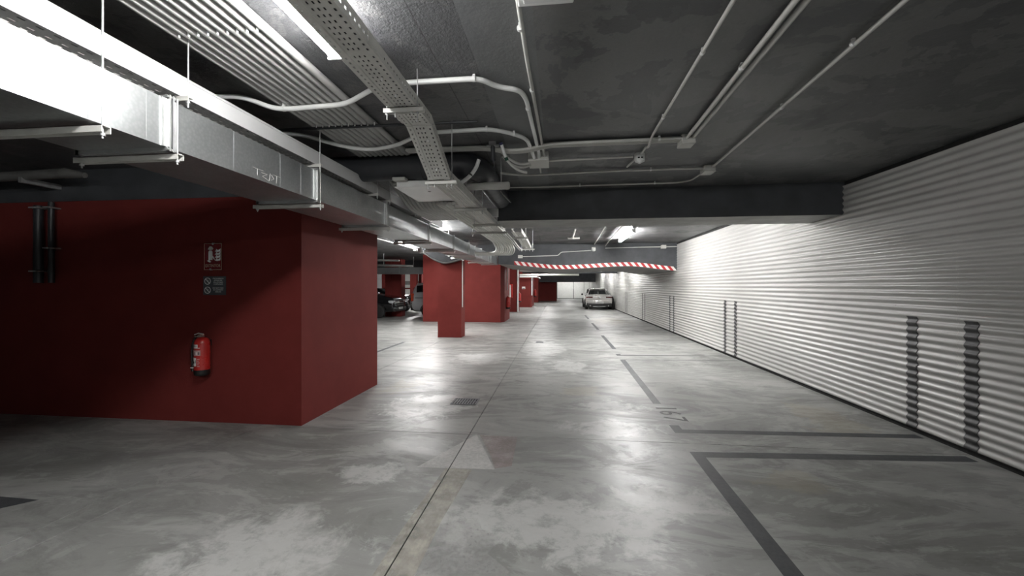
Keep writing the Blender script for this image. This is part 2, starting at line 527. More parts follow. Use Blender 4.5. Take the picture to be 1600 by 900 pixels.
# ---- red blocks, from near to far
RB = struct('wall_red_near', B().box(-8.0, -2.92, 4.39, 6.37, 0, 2.64), 'red', 'large dark red wall block carrying the extinguisher sign', 'wall')
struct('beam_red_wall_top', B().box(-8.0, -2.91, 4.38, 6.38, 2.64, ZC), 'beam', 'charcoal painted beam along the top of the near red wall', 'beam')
struct('wall_red_middle', B().prism([(-6.05, 17.9), (-2.52, 17.9), (-2.38, 18.2), (-2.38, 20.1), (-6.05, 20.1)], 0, ZC, 'xy'), 'red', 'dark red wall block behind the free standing red pillar', 'wall')
struct('wall_red_hose', B().box(-3.6, -2.5, 25.2, 26.6, 0, ZC), 'red', 'narrow dark red wall block with the hose cabinet', 'wall')
struct('wall_red_bright', B().prism([(-4.2, 31.0), (-2.12, 31.0), (-2.0, 31.12), (-2.0, 34.2), (-4.2, 34.2)], 0, ZC, 'xy'), 'red', 'brightly lit red wall block with a small white sign', 'wall')
struct('wall_red_recess', B().box(-4.2, -1.95, 40.2, 43.0, 0, ZC), 'red', 'thin red wall edge beyond the brightly lit block', 'wall')
struct('wall_red_far', B().box(-4.2, -0.15, 44.3, 46.5, 0, ZC), 'red', 'farthest dark red wall block beside the white end wall', 'wall')

# pillars
pb = thing('pillar', 'free standing red square pillar in front of the dark red wall', 'pillar', (-3.36, 12.75, 0))
ob('shaft', B().box(-3.74, -3.37, 12.47, 12.98, 0, ZC), 'red', pb)
ob('shaft', B().box(-3.37, -2.99, 12.47, 12.98, 0, ZC), 'red', pb)
pb['kind'] = 'structure'
def pillar(x0, x1, y0, y1, label):
    o = ob('pillar', B().box(x0, x1, y0, y1, 0, ZC, bev=0.015), 'red')
    return tag(o, label, 'pillar', kind='structure')
pillar(-9.07, -8.72, 20.72, 21.25, 'left half of the dark red pillar beside the black car')
pillar(-8.71, -8.17, 20.72, 21.25, 'right half of the dark red pillar beside the black car')
pillar(-15.05, -14.55, 33.7, 34.2, 'bright red pillar seen above the black car hood')
pillar(-12.65, -12.1, 34.0, 34.5, 'bright red pillar seen above the second dark car')
pillar(-8.95, -8.75, 25.6, 26.0, 'slim dark red pillar edge above the silver van')

# ---- far end wall with panels
wf = struct('wall_far', B().box(-17, 4.3, YF, YF + 0.3, 0, ZC), 'wallgrey', 'far end wall of the garage', 'wall')
for k, (x0, x1) in enumerate([(-0.1, 1.9), (1.96, 3.2), (3.24, 3.86)]):
    ob('wall_panel', B().box(x0, x1, YF - 0.06, YF, 0.06, 2.6, bev=0.01), 'wallwhite', wf)
ob('panel_post', B().box(1.9, 1.96, YF - 0.1, YF - 0.06, 0.02, 1.2), 'gap', wf)
wfl = struct('wall_far_left', B().box(-17, -9, 43.0, 43.2, 0, ZC), 'wallwhite', 'white painted wall far behind the left parking bays', 'wall')
ob('grey_band', B().box(-17, -9, 42.96, 43.0, 1.75, 2.15), 'slab', wfl)
ob('red_band', B().box(-17, -9, 42.96, 43.0, 1.28, 1.42), 'red', wfl)

# ---- beams
bn = B().box(-0.9, XW + 0.2, 6.06, 6.85, 2.575, ZC)
bn.mi[0] = 1  # underside in a lighter grey, partly painting in the light that reaches it
struct('beam_near', bn, ['beam', 'slab'], 'deep charcoal beam across the aisle in front', 'beam')
# low slab with an uneven lower edge
low = [(-2.05, 2.36), (-1.48, 2.32), (-0.91, 2.25), (-0.04, 2.16), (0.6, 2.175), (1.65, 2.235), (2.3, 2.26), (2.6, 2.25), (2.89, 2.21), (3.3, 2.15), (3.87, 2.085)]
def lowz(x):
    for (a, za), (b_, zb) in zip(low, low[1:]):
        if a <= x <= b_:
            t = (x - a) / (b_ - a)
            t = t
            return za + (zb - za) * t
    return low[-1][1]
lx = [-2.05 + (XW + 2.05) * i / 60 for i in range(61)]
sm = []
for x in lx:
    acc = [lowz(min(XW, max(-2.05, x + d))) for d in (-0.3, -0.2, -0.1, 0, 0.1, 0.2, 0.3)]
    sm.append(sum(acc) / len(acc))
b = B()
vs = []
for x, z in zip(lx, sm):
    vs += [(x, 13.92, z), (x, 18.6, z), (x, 13.92, ZC), (x, 18.6, ZC)]
fs = []; n = len(lx)
for i in range(n - 1):
    a, c = 4 * i, 4 * i + 4
    b.add([vs[a], vs[c], vs[c + 2], vs[a + 2]], [(0, 1, 2, 3)], 0)
    b.add([vs[a + 1], vs[c + 1], vs[c + 3], vs[a + 3]], [(0, 1, 2, 3)], 0)
    b.add([vs[a], vs[c], vs[c + 1], vs[a + 1]], [(0, 1, 2, 3)], 1)
b.add([vs[0], vs[1], vs[3], vs[2]], [(0, 1, 2, 3)], 0)
b.add([vs[-4], vs[-3], vs[-1], vs[-2]], [(0, 1, 2, 3)], 0)
struct('beam_low', b, ['beam', 'slab'], 'low charcoal beam with hazard tape and uneven underside', 'beam')
# its continuation to the left, over the pillar
pts = spline([(-4.75, 0, 2.84), (-4.17, 0, 2.64), (-3.78, 0, 2.40), (-3.43, 0, 2.30), (-2.97, 0, 2.40), (-2.72, 0, 2.46)], 8)
poly = [(p.x, p.z) for p in pts] + [(-2.72, ZC), (-4.75, ZC)]
struct('beam_left', B().prism(poly, 12.3, 12.46, 'xz'), 'beam', 'dark curved drop beam above the free standing pillar', 'beam')
# pale cover strip along its curved lower edge
b = B()
b.tube([(p.x, 12.272, p.z + 0.01) for p in pts], 0.026, 8)
tag(ob('sagging_cable_sleeve', b, 'greypipe'), 'grey sagging sleeve along the curved edge above the red pillar', 'sleeve')
struct('beam_far', B().box(-4, XW, 43.2, 44.0, 2.02, ZC), 'beam', 'distant dark beam above the white car', 'beam')
struct('beam_middle', B().box(-2.4, XW, 27.5, 28.0, 2.45, ZC), 'beam', 'dark beam beyond the low slab', 'beam')
struct('beam_parking', B().box(-17, -6.1, 22.0, 22.6, 2.45, ZC), 'beam', 'dark beam over the left parking bays', 'beam')

struct('beam_low_end', B().box(-2.75, -2.05, 13.93, 14.8, 2.66, ZC), 'beam', 'dark end of the low beam above the duct', 'beam')
# hazard tape on the front edge of the low beam
b = B()
x = -1.48
k = 0
def smz(x):
    t = (x + 2.05) / (XW + 2.05) * 60
    i = max(0, min(59, int(t)))
    return sm[i] + (sm[i + 1] - sm[i]) * (t - i)
HT = 0.13; SL = 0.11; PW = 0.107
while x < XW - 0.02:
    x1 = min(x + PW, XW - 0.01)
    q = []
    for xx, up in ((x, 0), (x1, 0), (x1, 1), (x, 1)):
        xs_ = xx + (0 if not up else -SL)
        xs_ = max(-1.5, xs_)
        q.append((xs_, 13.914, smz(xs_) + 0.008 + HT * up))
    b.add(q, [(0, 1, 2, 3)], k % 2)
    b.add([(p[0], 13.919, p[2]) for p in q], [(3, 2, 1, 0)], k % 2)
    x += PW; k += 1
tag(ob('hazard_tape', b, ['tapered', 'tapewhite']), 'red and white striped hazard tape along the low beam', 'hazard tape')

# ================================================================== LAMPS
def batten(x, y0, y1, z, label, w=0.088, group='lit ceiling battens', mat='lamp', along='y'):
    t = thing('batten_lamp', label, 'lamp', (x, (y0 + y1) / 2, z), group=group)
    hw = w / 2
    ob('housing', B().box(x - hw * 0.6, x + hw * 0.6, y0 + 0.02, y1 - 0.02, z + 0.06, z + 0.09, bev=0.008), 'lampbody', t)
    prof = []
    for i in range(9):
        a = PI * i / 8
        prof.append((x + hw * math.cos(a), z + 0.062 - 0.062 * math.sin(a) ** 0.6))
    ob('diffuser', B().prism(prof, y0 + 0.012, y1 - 0.012, 'xz'), mat, t)
    for ye, s in ((y0, 1), (y1, -1)):
        ob('end_cap', B().box(x - hw * 1.03, x + hw * 1.03, min(ye, ye + s * 0.012), max(ye, ye + s * 0.012), z - 0.002, z + 0.085, bev=0.003), 'lampbody', t)
    for yc in (y0 + 0.25, y1 - 0.25):
        ob('mount', B().box(x - 0.02, x + 0.02, yc - 0.02, yc + 0.02, z + 0.085, ZC), 'lampbody', t)
        ob('clip', B().box(x - hw * 1.06, x - hw * 0.99, yc - 0.012, yc + 0.012, z + 0.03, z + 0.06), 'steel', t)
    return t
batten(-1.237, 0.9, 2.175, 2.87, 'bright ceiling batten lamp beside the perforated cable tray', mat='lampnear')
batten(-1.285, -2.9, -1.6, 2.92, 'added fill lamp behind the viewpoint over the aisle')  # unseen lamp, added as fill for the left wall and near floor
batten(1.84, -2.6, -1.3, 2.91, 'added fill lamp behind the viewpoint on the corrugated wall side', mat='lampfill')  # unseen lamp, added to lift the near aisle and corrugated wall
batten(-2.9, 8.9, 10.2, 2.9, 'ceiling batten lamp hidden above the duct beyond the red wall', mat='lampleft')
batten(1.84, 10.3, 12.5, 2.91, 'bright batten lamp on the ceiling beyond the near beam')
batten(1.84, 7.5, 8.75, 2.91, 'ceiling batten lamp tucked behind the near charcoal beam', mat='lampleft')
batten(-4.68, 11.6, 14.2, 2.9, 'lit batten lamp under the left ceiling, longer of the pair', mat='lampleft')
batten(-4.74, 14.6, 16.5, 2.9, 'lit batten lamp under the left ceiling, farther of the pair', mat='lampleft')
for k, (x, y) in enumerate([(2.9, 20.6), (2.9, 24.6), (2.9, 30.0), (2.9, 36.0)]):
    batten(x, y, y + 1.25, 2.9, '%s batten lamp close to the corrugated wall beyond the low slab' % ['first', 'second', 'third', 'fourth'][k], mat='lampleft')
for k, (x, y) in enumerate([(-0.9, 21.5), (-1.1, 28.6), (-0.9, 36.0), (1.2, 49.3)]):
    batten(x, y, y + 1.25, 2.9, '%s batten lamp over the far aisle beside the red walls' % ['first', 'second', 'third', 'fourth'][k])
batten(-11.5, 30.6, 32.0, 2.9, 'batten lamp lighting the distant red pillars on the left', mat='lampleft')
batten(-14.0, 38.0, 39.4, 2.9, 'batten lamp near the white wall far left', mat='lampleft')
batten(-7.0, 26.5, 27.8, 2.9, 'batten lamp over the silver van', mat='lampleft')

# unlit luminaire at the top edge
t = thing('emergency_luminaire', 'white rectangular unlit luminaire on the ceiling at the top edge', 'luminaire', (-0.06, 1.5, 2.95))
ob('body', B().box(-0.195, 0.075, 1.0, 2.0, 2.965, ZC, bev=0.008), 'whitesteel', t)
ob('cover', B().box(-0.165, 0.045, 1.04, 1.96, 2.952, 2.966, bev=0.004), 'opal', t)

# ================================================================== VENTILATION DUCT
XD, XDL, ZD0, ZD1 = -2.1, -2.64, 2.35, 2.61
dt = thing('ventilation_duct', 'long rectangular galvanised ventilation duct with flanged joints', 'duct', (-2.37, 6.0, ZD0))
fy = [-0.8, 0.62, 2.0, 3.37, 4.82, 6.48, 8.06, 9.52, 11.1, 12.72, 14.06]
prev = -2.0
for k, y in enumerate(fy):
    ob('duct_section', B().box(XDL, XD, prev + 0.016, y - 0.016, ZD0, ZD1), 'galv', dt)
    for s in (-1, 1):
        yy = y + s * 0.010
        b = B()
        b.box(XD - 0.002, XD + 0.022, yy - 0.005, yy + 0.005, ZD0 - 0.022, ZD1 + 0.022)
        b.box(XDL - 0.022, XDL + 0.002, yy - 0.005, yy + 0.005, ZD0 - 0.022, ZD1 + 0.022)
        b.box(XDL - 0.02, XD + 0.02, yy - 0.005, yy + 0.005, ZD0 - 0.022, ZD0 + 0.002)
        b.box(XDL - 0.02, XD + 0.02, yy - 0.005, yy + 0.005, ZD1 - 0.002, ZD1 + 0.022)
        b.box(XD, XD + 0.008, yy + s * 0.004, yy + s * 0.035, ZD0, ZD1)
        ob('flange', b, 'steel', dt)
    ob('corner_bolt', B().lathe([(0.009, -0.026), (0.009, 0.026)], (XD + 0.012, y, ZD0 - 0.012), 'y', 6), 'steel', dt)
    ob('corner_bolt', B().lathe([(0.009, -0.026), (0.009, 0.026)], (XD + 0.012, y, ZD1 + 0.012), 'y', 6), 'steel', dt)
    prev = y
# short seam lines on the near sections
for y in (1.76, 1.88, 2.45, 2.9, 3.15, 4.1):
    ob('sheet_seam', B().box(XD - 0.001, XD + 0.0006, y - 0.0015, y + 0.0015, ZD0 + 0.002, ZD1 - 0.002), 'galv', dt)
# chalk scrawl
b = B()
for (y0, z0, y1, z1) in [(2.62, .075, 2.72, .075), (2.66, .075, 2.66, .03), (2.70, .06, 2.76, .06), (2.76, .06, 2.71, .035), (2.71, .035, 2.77, .02), (2.79, .075, 2.78, .02), (2.80, .07, 2.83, .045), (2.83, .045, 2.80, .03), (2.82, .075, 2.90, .075), (2.86, .075, 2.855, .02)]:
    b.tube([(XD + 0.0005, y0, ZD0 + z0), (XD + 0.0005, y1, ZD0 + z1)], 0.0014, 5)
tag(ob('chalk_mark', b, 'paper', dt), 'white chalk scrawl on the duct side')

# hangers under the duct: strut and rods
def hanger(y, label, xr=XD + 0.045, top=ZC):
    t = thing('duct_hanger', label, 'hanger', (-2.37, y, ZD0 - 0.06), group='duct hangers')
    b = B()
    b.box(XDL - 0.08, xr + 0.02, y - 0.02, y - 0.016, ZD0 - 0.055, ZD0 - 0.023)
    b.box(XDL - 0.08, xr + 0.02, y + 0.016, y + 0.02, ZD0 - 0.055, ZD0 - 0.023)
    b.box(XDL - 0.08, xr + 0.02, y - 0.02, y + 0.02, ZD0 - 0.027, ZD0 - 0.023)
    ob('strut', b, 'tray', t)
    for x in (xr, XDL - 0.05):
        ob('rod', B().lathe([(0.0045, -0.08), (0.0045, top - ZD0)], (x, y, ZD0), 'z', 8), 'steel', t)
        ob('nut', B().lathe([(0.011, -0.068), (0.011, -0.056)], (x, y, ZD0), 'z', 6), 'steel', t)
    return t
hanger(1.64, 'threaded rod hanger crossing the duct nearest the camera')
for y, nm in ((2.04, 'at the nearest visible flange'), (3.41, 'at the second visible flange'), (4.86, 'at the third visible flange'), (6.55, 'near the edge of the red wall'), (8.12, 'beyond the red wall corner'), (10.2, 'second from the far duct end'), (12.2, 'closest to the far duct end')):
    hanger(y, 'steel strut hanger under the duct ' + nm, xr=XD + 0.012, top=ZD1 + 0.02)

# ================================================================== PERFORATED SHEET HELPER
def perf(path, prof, holes_u, pitch, slot, name, mat, parent, thick=0.0016):
    """path = [(x,y,z)...] along the run, prof = [(across, up)...] polyline, holes_u = [(u0,u1)...] hole bands along the profile"""
    L = [0]
    for a, b_ in zip(path, path[1:]):
        L.append(L[-1] + (Vector(b_) - Vector(a)).length)
    S = [0]
    for a, b_ in zip(prof, prof[1:]):
        S.append(S[-1] + math.hypot(b_[0] - a[0], b_[1] - a[1]))
    us = sorted(set([round(s, 5) for s in S] + [round(v, 5) for h in holes_u for v in h]))
    vsb = [0.0]; hv = []
    v = pitch * 0.5
    while v + slot < L[-1] - 0.01:
        hv.append((v, v + slot)); vsb += [v, v + slot]; v += pitch
    vsb = sorted(set(vsb + L))
    def at(arr, key, s):
        for i in range(len(key) - 1):
            if s <= key[i + 1] + 1e-9:
                t = (s - key[i]) / max(1e-9, key[i + 1] - key[i])
                return i, t
        return len(key) - 2, 1.0
    grid = []
    for vv in vsb:
        i, t = at(path, L, vv)
        p = Vector(path[i]).lerp(Vector(path[i + 1]), t)
        row = []
        for uu in us:
            j, q = at(prof, S, uu)
            ax = prof[j][0] + (prof[j + 1][0] - prof[j][0]) * q
            uz = prof[j][1] + (prof[j + 1][1] - prof[j][1]) * q
            row.append(Vector((p.x + ax, p.y, p.z + uz)))
        grid.append(row)
    b = B()
    nu = len(us)
    vs = [p for r in grid for p in r]
    fs = []
    for i in range(len(vsb) - 1):
        vm = (vsb[i] + vsb[i + 1]) / 2
        inv = any(a < vm < c for a, c in hv)
        for j in range(nu - 1):
            um = (us[j] + us[j + 1]) / 2
            if inv and any(a < um < c for a, c in holes_u):
                continue
            fs.append((i * nu + j, i * nu + j + 1, (i + 1) * nu + j + 1, (i + 1) * nu + j))
    b.add(vs, fs)
    o = ob(name, b, mat, parent)
    md = o.modifiers.new('thickness', 'SOLIDIFY'); md.thickness = thick; md.offset = 0
    return o

# ---- main perforated cable tray: level, dips, then level under the beam
tt = thing('cable_tray', 'perforated zinc cable tray dipping beneath the near beam', 'cable tray', (-1.01, 3.2, 2.51))
x0 = -1.105
prof = [(0.012, 0.075), (0, 0.075), (0, 0.0), (0.042, 0.0), (0.047, 0.007), (0.143, 0.007), (0.148, 0.0), (0.19, 0.0), (0.19, 0.075), (0.178, 0.075)]
# developed positions of hole bands
hb = [(0.012 + 0.03, 0.012 + 0.042), (0.087 + 0.016, 0.087 + 0.026), (0.1376 + 0.016, 0.1376 + 0.025), (0.1376 + 0.043, 0.1376 + 0.052), (0.1376 + 0.070, 0.1376 + 0.079), (0.2422 + 0.016, 0.2422 + 0.027), (0.2842 + 0.028, 0.2842 + 0.042)]
ZU, ZL = 2.77, 2.51
runs = [[(x0, -1.5, ZU), (x0, 0.6, ZU)], [(x0, 0.6, ZU), (x0, 1.97, ZU)], [(x0, 1.97, ZU), (x0, 2.9, ZU)],
        [(x0, 2.9, ZU - 0.002), (x0, 3.41, ZL + 0.002)], [(x0, 3.41, ZL), (x0, 5.1, ZL)], [(x0, 5.1, ZL), (x0, 6.9, ZL)]]
for r in runs:
    perf(r, prof, hb, 0.042, 0.018, 'tray_section', 'tray', tt)
for (x, y, z) in [(-0.99, 2.22, ZU - 0.004), (-0.99, 2.42, ZU - 0.004), (-0.99, 2.8, ZU - 0.004), (-0.98, 3.02, 2.70), (-1.0, 3.3, 2.56)]:
    ob('bolt', B().lathe([(0.003, -0.008), (0.008, -0.004), (0.008, 0.012)], (x, y, z), 'z', 8), 'whitesteel', tt)
ob('splice_plate', B().box(-0.914, -0.910, 1.89, 2.05, 2.785, 2.835), 'tray', tt)

for k in range(5):
    xk = x0 + 0.027 + k * 0.034
    path = fillet([(xk, -1.5, ZU + 0.032), (xk, 2.91, ZU + 0.034), (xk, 3.42, ZL + 0.034), (xk, 6.9, ZL + 0.032)], 0.04)
    tag(ob('cable', B().tube(path, 0.0165, 8), 'darkpipe'), '%s dark cable from the duct side lying inside the perforated tray' % ['first', 'second', 'third', 'fourth', 'fifth'][k], 'cable', 'cables in the perforated tray')

def tray_hanger(y, z, xa, xb, label, top=ZC, rods=True):
    t = thing('tray_hanger', label, 'hanger', ((xa + xb) / 2, y, z), group='cable tray hangers')
    b = B()
    b.box(xa, xb, y - 0.018, y - 0.014, z - 0.034, z - 0.003)
    b.box(xa, xb, y + 0.014, y + 0.018, z - 0.034, z - 0.003)
    b.box(xa, xb, y - 0.018, y + 0.018, z - 0.007, z - 0.003)
    ob('strut', b, 'tray', t)
    for x in (xa + 0.02, xb - 0.045):
        if rods:
            ob('rod', B().lathe([(0.0042, z - 0.075), (0.0042, top)], (x, y, 0), 'z', 8), 'steel', t)
        ob('nut', B().lathe([(0.010, z - 0.046), (0.010, z - 0.034)], (x, y, 0), 'z', 6), 'steel', t)
    for x in ((xa + xb) / 2 - 0.06, (xa + xb) / 2 + 0.05):
        ob('bolt', B().lathe([(0.004, z - 0.06), (0.004, z + 0.01)], (x, y, 0), 'z', 6), 'whitesteel', t)
tray_hanger(2.59, 2.77, -1.14, -0.868, 'steel strut hanger holding the upper level of the perforated tray')
tray_hanger(3.44, 2.51, -1.14, -0.862, 'white steel strut hanger at the foot of the tray dip')
tray_hanger(4.69, 2.51, -1.22, -0.83, 'tray strut hanger in front of the charcoal beam')
tray_hanger(5.92, 2.51, -1.24, -0.84, 'tray strut hanger beside the left end of the charcoal beam')
tray_hanger(6.78, 2.51, -1.45, -0.84, 'tray strut hanger where the perforated tray ends')
# farther tray piece
t3 = thing('cable_tray', 'short perforated tray piece with white bolts hanging beyond the near beam', 'cable tray', (-0.79, 9.2, 2.58))
perf([(-0.88, 7.75, 2.62), (-0.88, 9.1, 2.62)], prof, hb, 0.06, 0.02, 'tray_section', 'tray', t3)
perf([(-0.88, 9.1, 2.62), (-0.88, 10.6, 2.56)], prof, hb, 0.06, 0.02, 'tray_section', 'tray', t3)
for (x, y, z) in [(-0.78, 8.2, 2.615), (-0.74, 8.8, 2.615), (-0.78, 10.2, 2.57)]:
    ob('bolt', B().lathe([(0.006, -0.02), (0.02, -0.012), (0.02, 0.01)], (x, y, z), 'z', 8), 'whitesteel', t3)
tray_hanger(8.5, 2.62, -0.95, -0.62, 'nearer thin strut hanger of the short far tray piece')
tray_hanger(10.5, 2.56, -0.95, -0.60, 'farther bright strut hanger of the short far tray piece')

# ---- white tray above the duct
wt = thing('cable_tray', 'white sided cable tray running above the galvanised duct', 'cable tray', (-2.25, 3, 2.665))
wprof = [(-0.285, 0.115), (-0.3, 0.115), (-0.3, 0.0), (0, 0.0), ]
whb = [(0.13 + 0.05, 0.13 + 0.062), (0.13 + 0.12, 0.13 + 0.132), (0.13 + 0.19, 0.13 + 0.202), (0.13 + 0.225, 0.13 + 0.240), (0.13 + 0.268, 0.13 + 0.280)]
for r in ([(XD, -1.5, 2.665), (XD, 1.3, 2.665)], [(XD, 1.3, 2.665), (XD, 4.3, 2.665)], [(XD, 4.3, 2.665), (XD, 7.3, 2.665)]):
    perf(r, wprof, whb, 0.06, 0.026, 'tray_base', 'traydark', wt)
for y0, y1 in ((-1.5, 1.298), (1.302, 4.298), (4.302, 7.3)):
    b = B()
    b.box(XD, XD + 0.003, y0, y1, 2.664, 2.78)
    b.box(XD - 0.018, XD + 0.003, y0, y1, 2.778, 2.781)
    b.box(XD + 0.002, XD + 0.006, y0, y1, 2.764, 2.770)
    ob('side_rail', b, 'traywhite', wt)
def wt_hanger(y, label):
    t = thing('tray_hanger', label, 'hanger', (-2.2, y, 2.63), group='cable tray hangers')
    b = B()
    b.box(-2.42, -2.045, y - 0.016, y + 0.016, 2.652, 2.662)
    b.box(-2.42, -2.045, y - 0.016, y - 0.012, 2.635, 2.655)
    ob('strut', b, 'tray', t)
    ob('rod', B().lathe([(0.0042, 2.60), (0.0042, ZC)], (-2.062, y, 0), 'z', 8), 'steel', t)
    ob('nut', B().lathe([(0.010, 2.625), (0.010, 2.637)], (-2.062, y, 0), 'z', 6), 'steel', t)
wt_hanger(2.08, 'rod hanger of the white tray just past the nearest duct flange')
wt_hanger(3.36, 'rod hanger of the white tray at the second visible duct flange')
wt_hanger(4.5, 'rod hanger of the white tray before the third duct flange')
wt_hanger(4.85, 'rod hanger of the white tray at the third duct flange')
wt_hanger(5.75, 'nearer of two thin rods in front of the dark recess above the duct')
wt_hanger(6.0, 'farther of two thin rods in front of the dark recess above the duct')

# ================================================================== CONDUITS
def conduit(pts, r, label, mat='pvc', clips=(), rad=0.1, seg=10, group=None, name='conduit', cat='conduit', smooth=False):
    path = spline(pts) if smooth else fillet(pts, rad)
    o = ob(name, B().tube(path, r, seg), mat)
    tag(o, label, cat, group)
    for (cx, cy, cz, ax) in clips:
        b = B()
        d = {'x': (1, 0, 0), 'y': (0, 1, 0), 'z': (0, 0, 1)}[ax]
        p = Vector((cx, cy, cz)); dv = Vector(d) * 0.010
        b.tube([p - dv, p + dv], r * 1.22, 10)
        b.box(cx - 0.008, cx + 0.008, cy - 0.008, cy + 0.008, cz + r * 0.6, max(cz + r + 0.012, min(ZC, cz + 0.08)) - 0.0015)
        ob('clip', b, 'pvcw', o)
    return o

# bank of parallel conduits under the slab, dipping behind the white box
ordn = ['first', 'second', 'third', 'fourth', 'fifth', 'sixth', 'seventh', 'eighth', 'ninth', 'tenth']
for i in range(10):
    x = -2.085 + 0.0575 * i
    xl = -1.95 + 0.05 * i
    r = 0.0265
    zz = ZC - r - 0.004
    pts = [(x, -1.5, zz), (x, 4.75, zz), (xl, 5.25, 2.63), (xl, 6.22, 2.63), (xl, 6.34, ZC - 0.03)]
    conduit(pts, r, '%s conduit from the duct side in the ceiling bank left of the bright lamp' % ordn[i], 'pvcbank',
            clips=[], rad=0.12, group='bank of parallel ceiling conduits')
    o = COL.objects[-1]
    for yc in (0.9, 2.02, 3.3):
        ob('clip', B().lathe([(0.006, -0.012), (0.006, 0.012)], (x + 0.029, yc, zz - r + 0.004), 'z', 6), 'whitesteel', o)
# lower bank leaving the white box, then bending down before the low slab
for i in range(9):
    x = -1.485 + 0.049 * i
    z = 2.625
    pts = [(x, 4.95, z), (x, 9.35 + 0.02 * i, z), (x + 0.05, 9.6 + 0.03 * i, 2.48), (x - 0.02, 9.72 + 0.03 * i, 2.40 - 0.004 * i), (-2.0, 9.75 + 0.03 * i, 2.41 - 0.004 * i)]
    conduit(pts, 0.0225, '%s conduit from the left in the lower bank that bends down beyond the beam' % ordn[i], 'pvc', rad=0.11, group='lower bank of bending conduits')
# two dark cables beside it
for i, x in enumerate((-1.03, -0.98)):
    conduit([(x, 7.3, 2.62), (x, 9.0, 2.62), (x + 0.06, 9.5, 2.52), (x + 0.12, 9.8, 2.46)], 0.012, '%s thin pale cable beside the lower conduit bank' % ['left', 'right'][i], 'pvcw', rad=0.2, name='cable', cat='cable')

# individual conduits
PC = ZC - 0.03
conduit([(-3.2, 2.7, PC), (-2.3, 2.76, PC), (-2.12, 2.85, 2.93), (-2.0, 2.88, 2.935), (-1.55, 2.86, 2.94), (-1.24, 2.72, PC), (-0.96, 2.7, PC), (-0.52, 2.7, PC), (-0.42, 2.83, PC), (-0.27, 2.89, PC), (-0.235, 3.03, PC), (-0.20, 4.28, PC), (-0.20, 4.33, 2.95)], 0.018,
        'white conduit crossing the bank and bending towards the square box', 'pvcw', clips=[(-2.05, 2.87, 2.935, 'x'), (-0.56, 2.7, PC, 'x'), (-0.232, 3.2, PC, 'y')], rad=0.09)
conduit([(-3.2, 3.4, PC), (-2.35, 3.5, PC), (-2.06, 3.72, 2.94), (-1.84, 3.84, 2.935), (-1.53, 3.76, 2.94), (-1.22, 3.6, PC), (-1.05, 3.6, PC), (-0.6, 3.58, PC), (-0.42, 3.7, PC), (-0.29, 3.86, PC), (-0.25, 4.3, 2.95)], 0.018,
        'white conduit behind the tray dip bending into the square box', 'pvcw', clips=[(-0.63, 3.585, PC, 'x'), (-0.4, 3.72, PC, 'x')], rad=0.12)
conduit([(-0.215, -1.0, PC), (-0.19, 2.5, PC), (-0.15, 4.3, PC), (-0.13, 4.34, 2.95)], 0.013, 'straight thin conduit running from the luminaire to the square box', 'pvc', clips=[(-0.205, 2.2, PC, 'y'), (-0.185, 2.9, PC, 'y')])
conduit([(0.82, -1.0, PC), (0.865, 3.9, PC), (0.87, 4.1, 2.945), (0.87, 4.22, PC), (0.87, 4.45, PC)], 0.0115, 'thin conduit leading to the small round ceiling box', 'pvc', clips=[(0.855, 2.55, PC, 'y'), (0.862, 3.5, PC, 'y')], rad=0.05)
conduit([(1.06, -1.0, PC), (1.20, 4.0, PC)], 0.0165, 'left of two twin conduits running to the flat box', 'pvc', clips=[(1.16, 2.75, PC, 'y')])
conduit([(1.115, -1.0, PC), (1.255, 4.0, PC)], 0.0165, 'right of two twin conduits running to the flat box', 'pvc')
conduit([(1.55, -1.0, PC), (1.79, 5.0, PC)], 0.0135, 'rightmost long conduit running to the wedge sided box', 'pvc', clips=[(1.68, 2.55, PC, 'y'), (1.73, 3.4, PC, 'y')])
for i in range(3):
    conduit([(-1.6, 4.03 + 0.035 * i, PC), (-0.72, 4.03 + 0.035 * i, PC), (-0.5, 4.05 + 0.035 * i, 2.95), (-0.3, 4.05 + 0.035 * i, 2.955), (-0.1, 4.02 + 0.035 * i, PC), (1.16, 4.0 + 0.035 * i, PC)], 0.0155,
            '%s of three side by side conduits between the square box and flat box' % ['nearest', 'middle', 'farthest'][i], 'pvc', clips=[(0.95, 4.0, PC, 'x')] if i == 0 else [], rad=0.12)
conduit([(-0.1, 4.5, 2.97), (0.8, 4.52, PC)], 0.0105, 'thin conduit between the square box and the round box', 'pvc')
conduit([(0.84, 4.6, PC), (0.80, 4.9, PC)], 0.0105, 'short conduit stub behind the round ceiling box', 'pvc')
conduit([(-0.21, 4.64, PC), (-0.21, 5.02, PC)], 0.0105, 'short conduit stub behind the square junction box', 'pvc')
conduit([(-0.62, 4.45, 2.84), (-0.5, 4.75, 2.90), (-0.33, 5.04, 2.965), (0.6, 5.05, PC), (1.70, 5.05, PC)], 0.0125, 'conduit curving from the hose end to the wedge sided box', 'pvc', clips=[(1.1, 5.05, PC, 'x')], rad=0.15)
conduit([(1.76, 5.2, PC), (1.74, 5.62, PC), (1.6, 5.72, PC), (0.4, 5.74, PC), (-0.3, 5.76, PC), (-1.3, 5.7, PC)], 0.0105, 'lowest thin conduit running along the beam from the wedge sided box', 'pvc', clips=[(1.3, 5.725, PC, 'x'), (0.3, 5.742, PC, 'x')], rad=0.12)
conduit([(-1.26, 2.19, 2.945), (-1.29, 3.3, 2.97)], 0.0135, 'short conduit leaving the end of the bright lamp', 'pvc', clips=[(-1.288, 3.22, 2.968, 'y')])
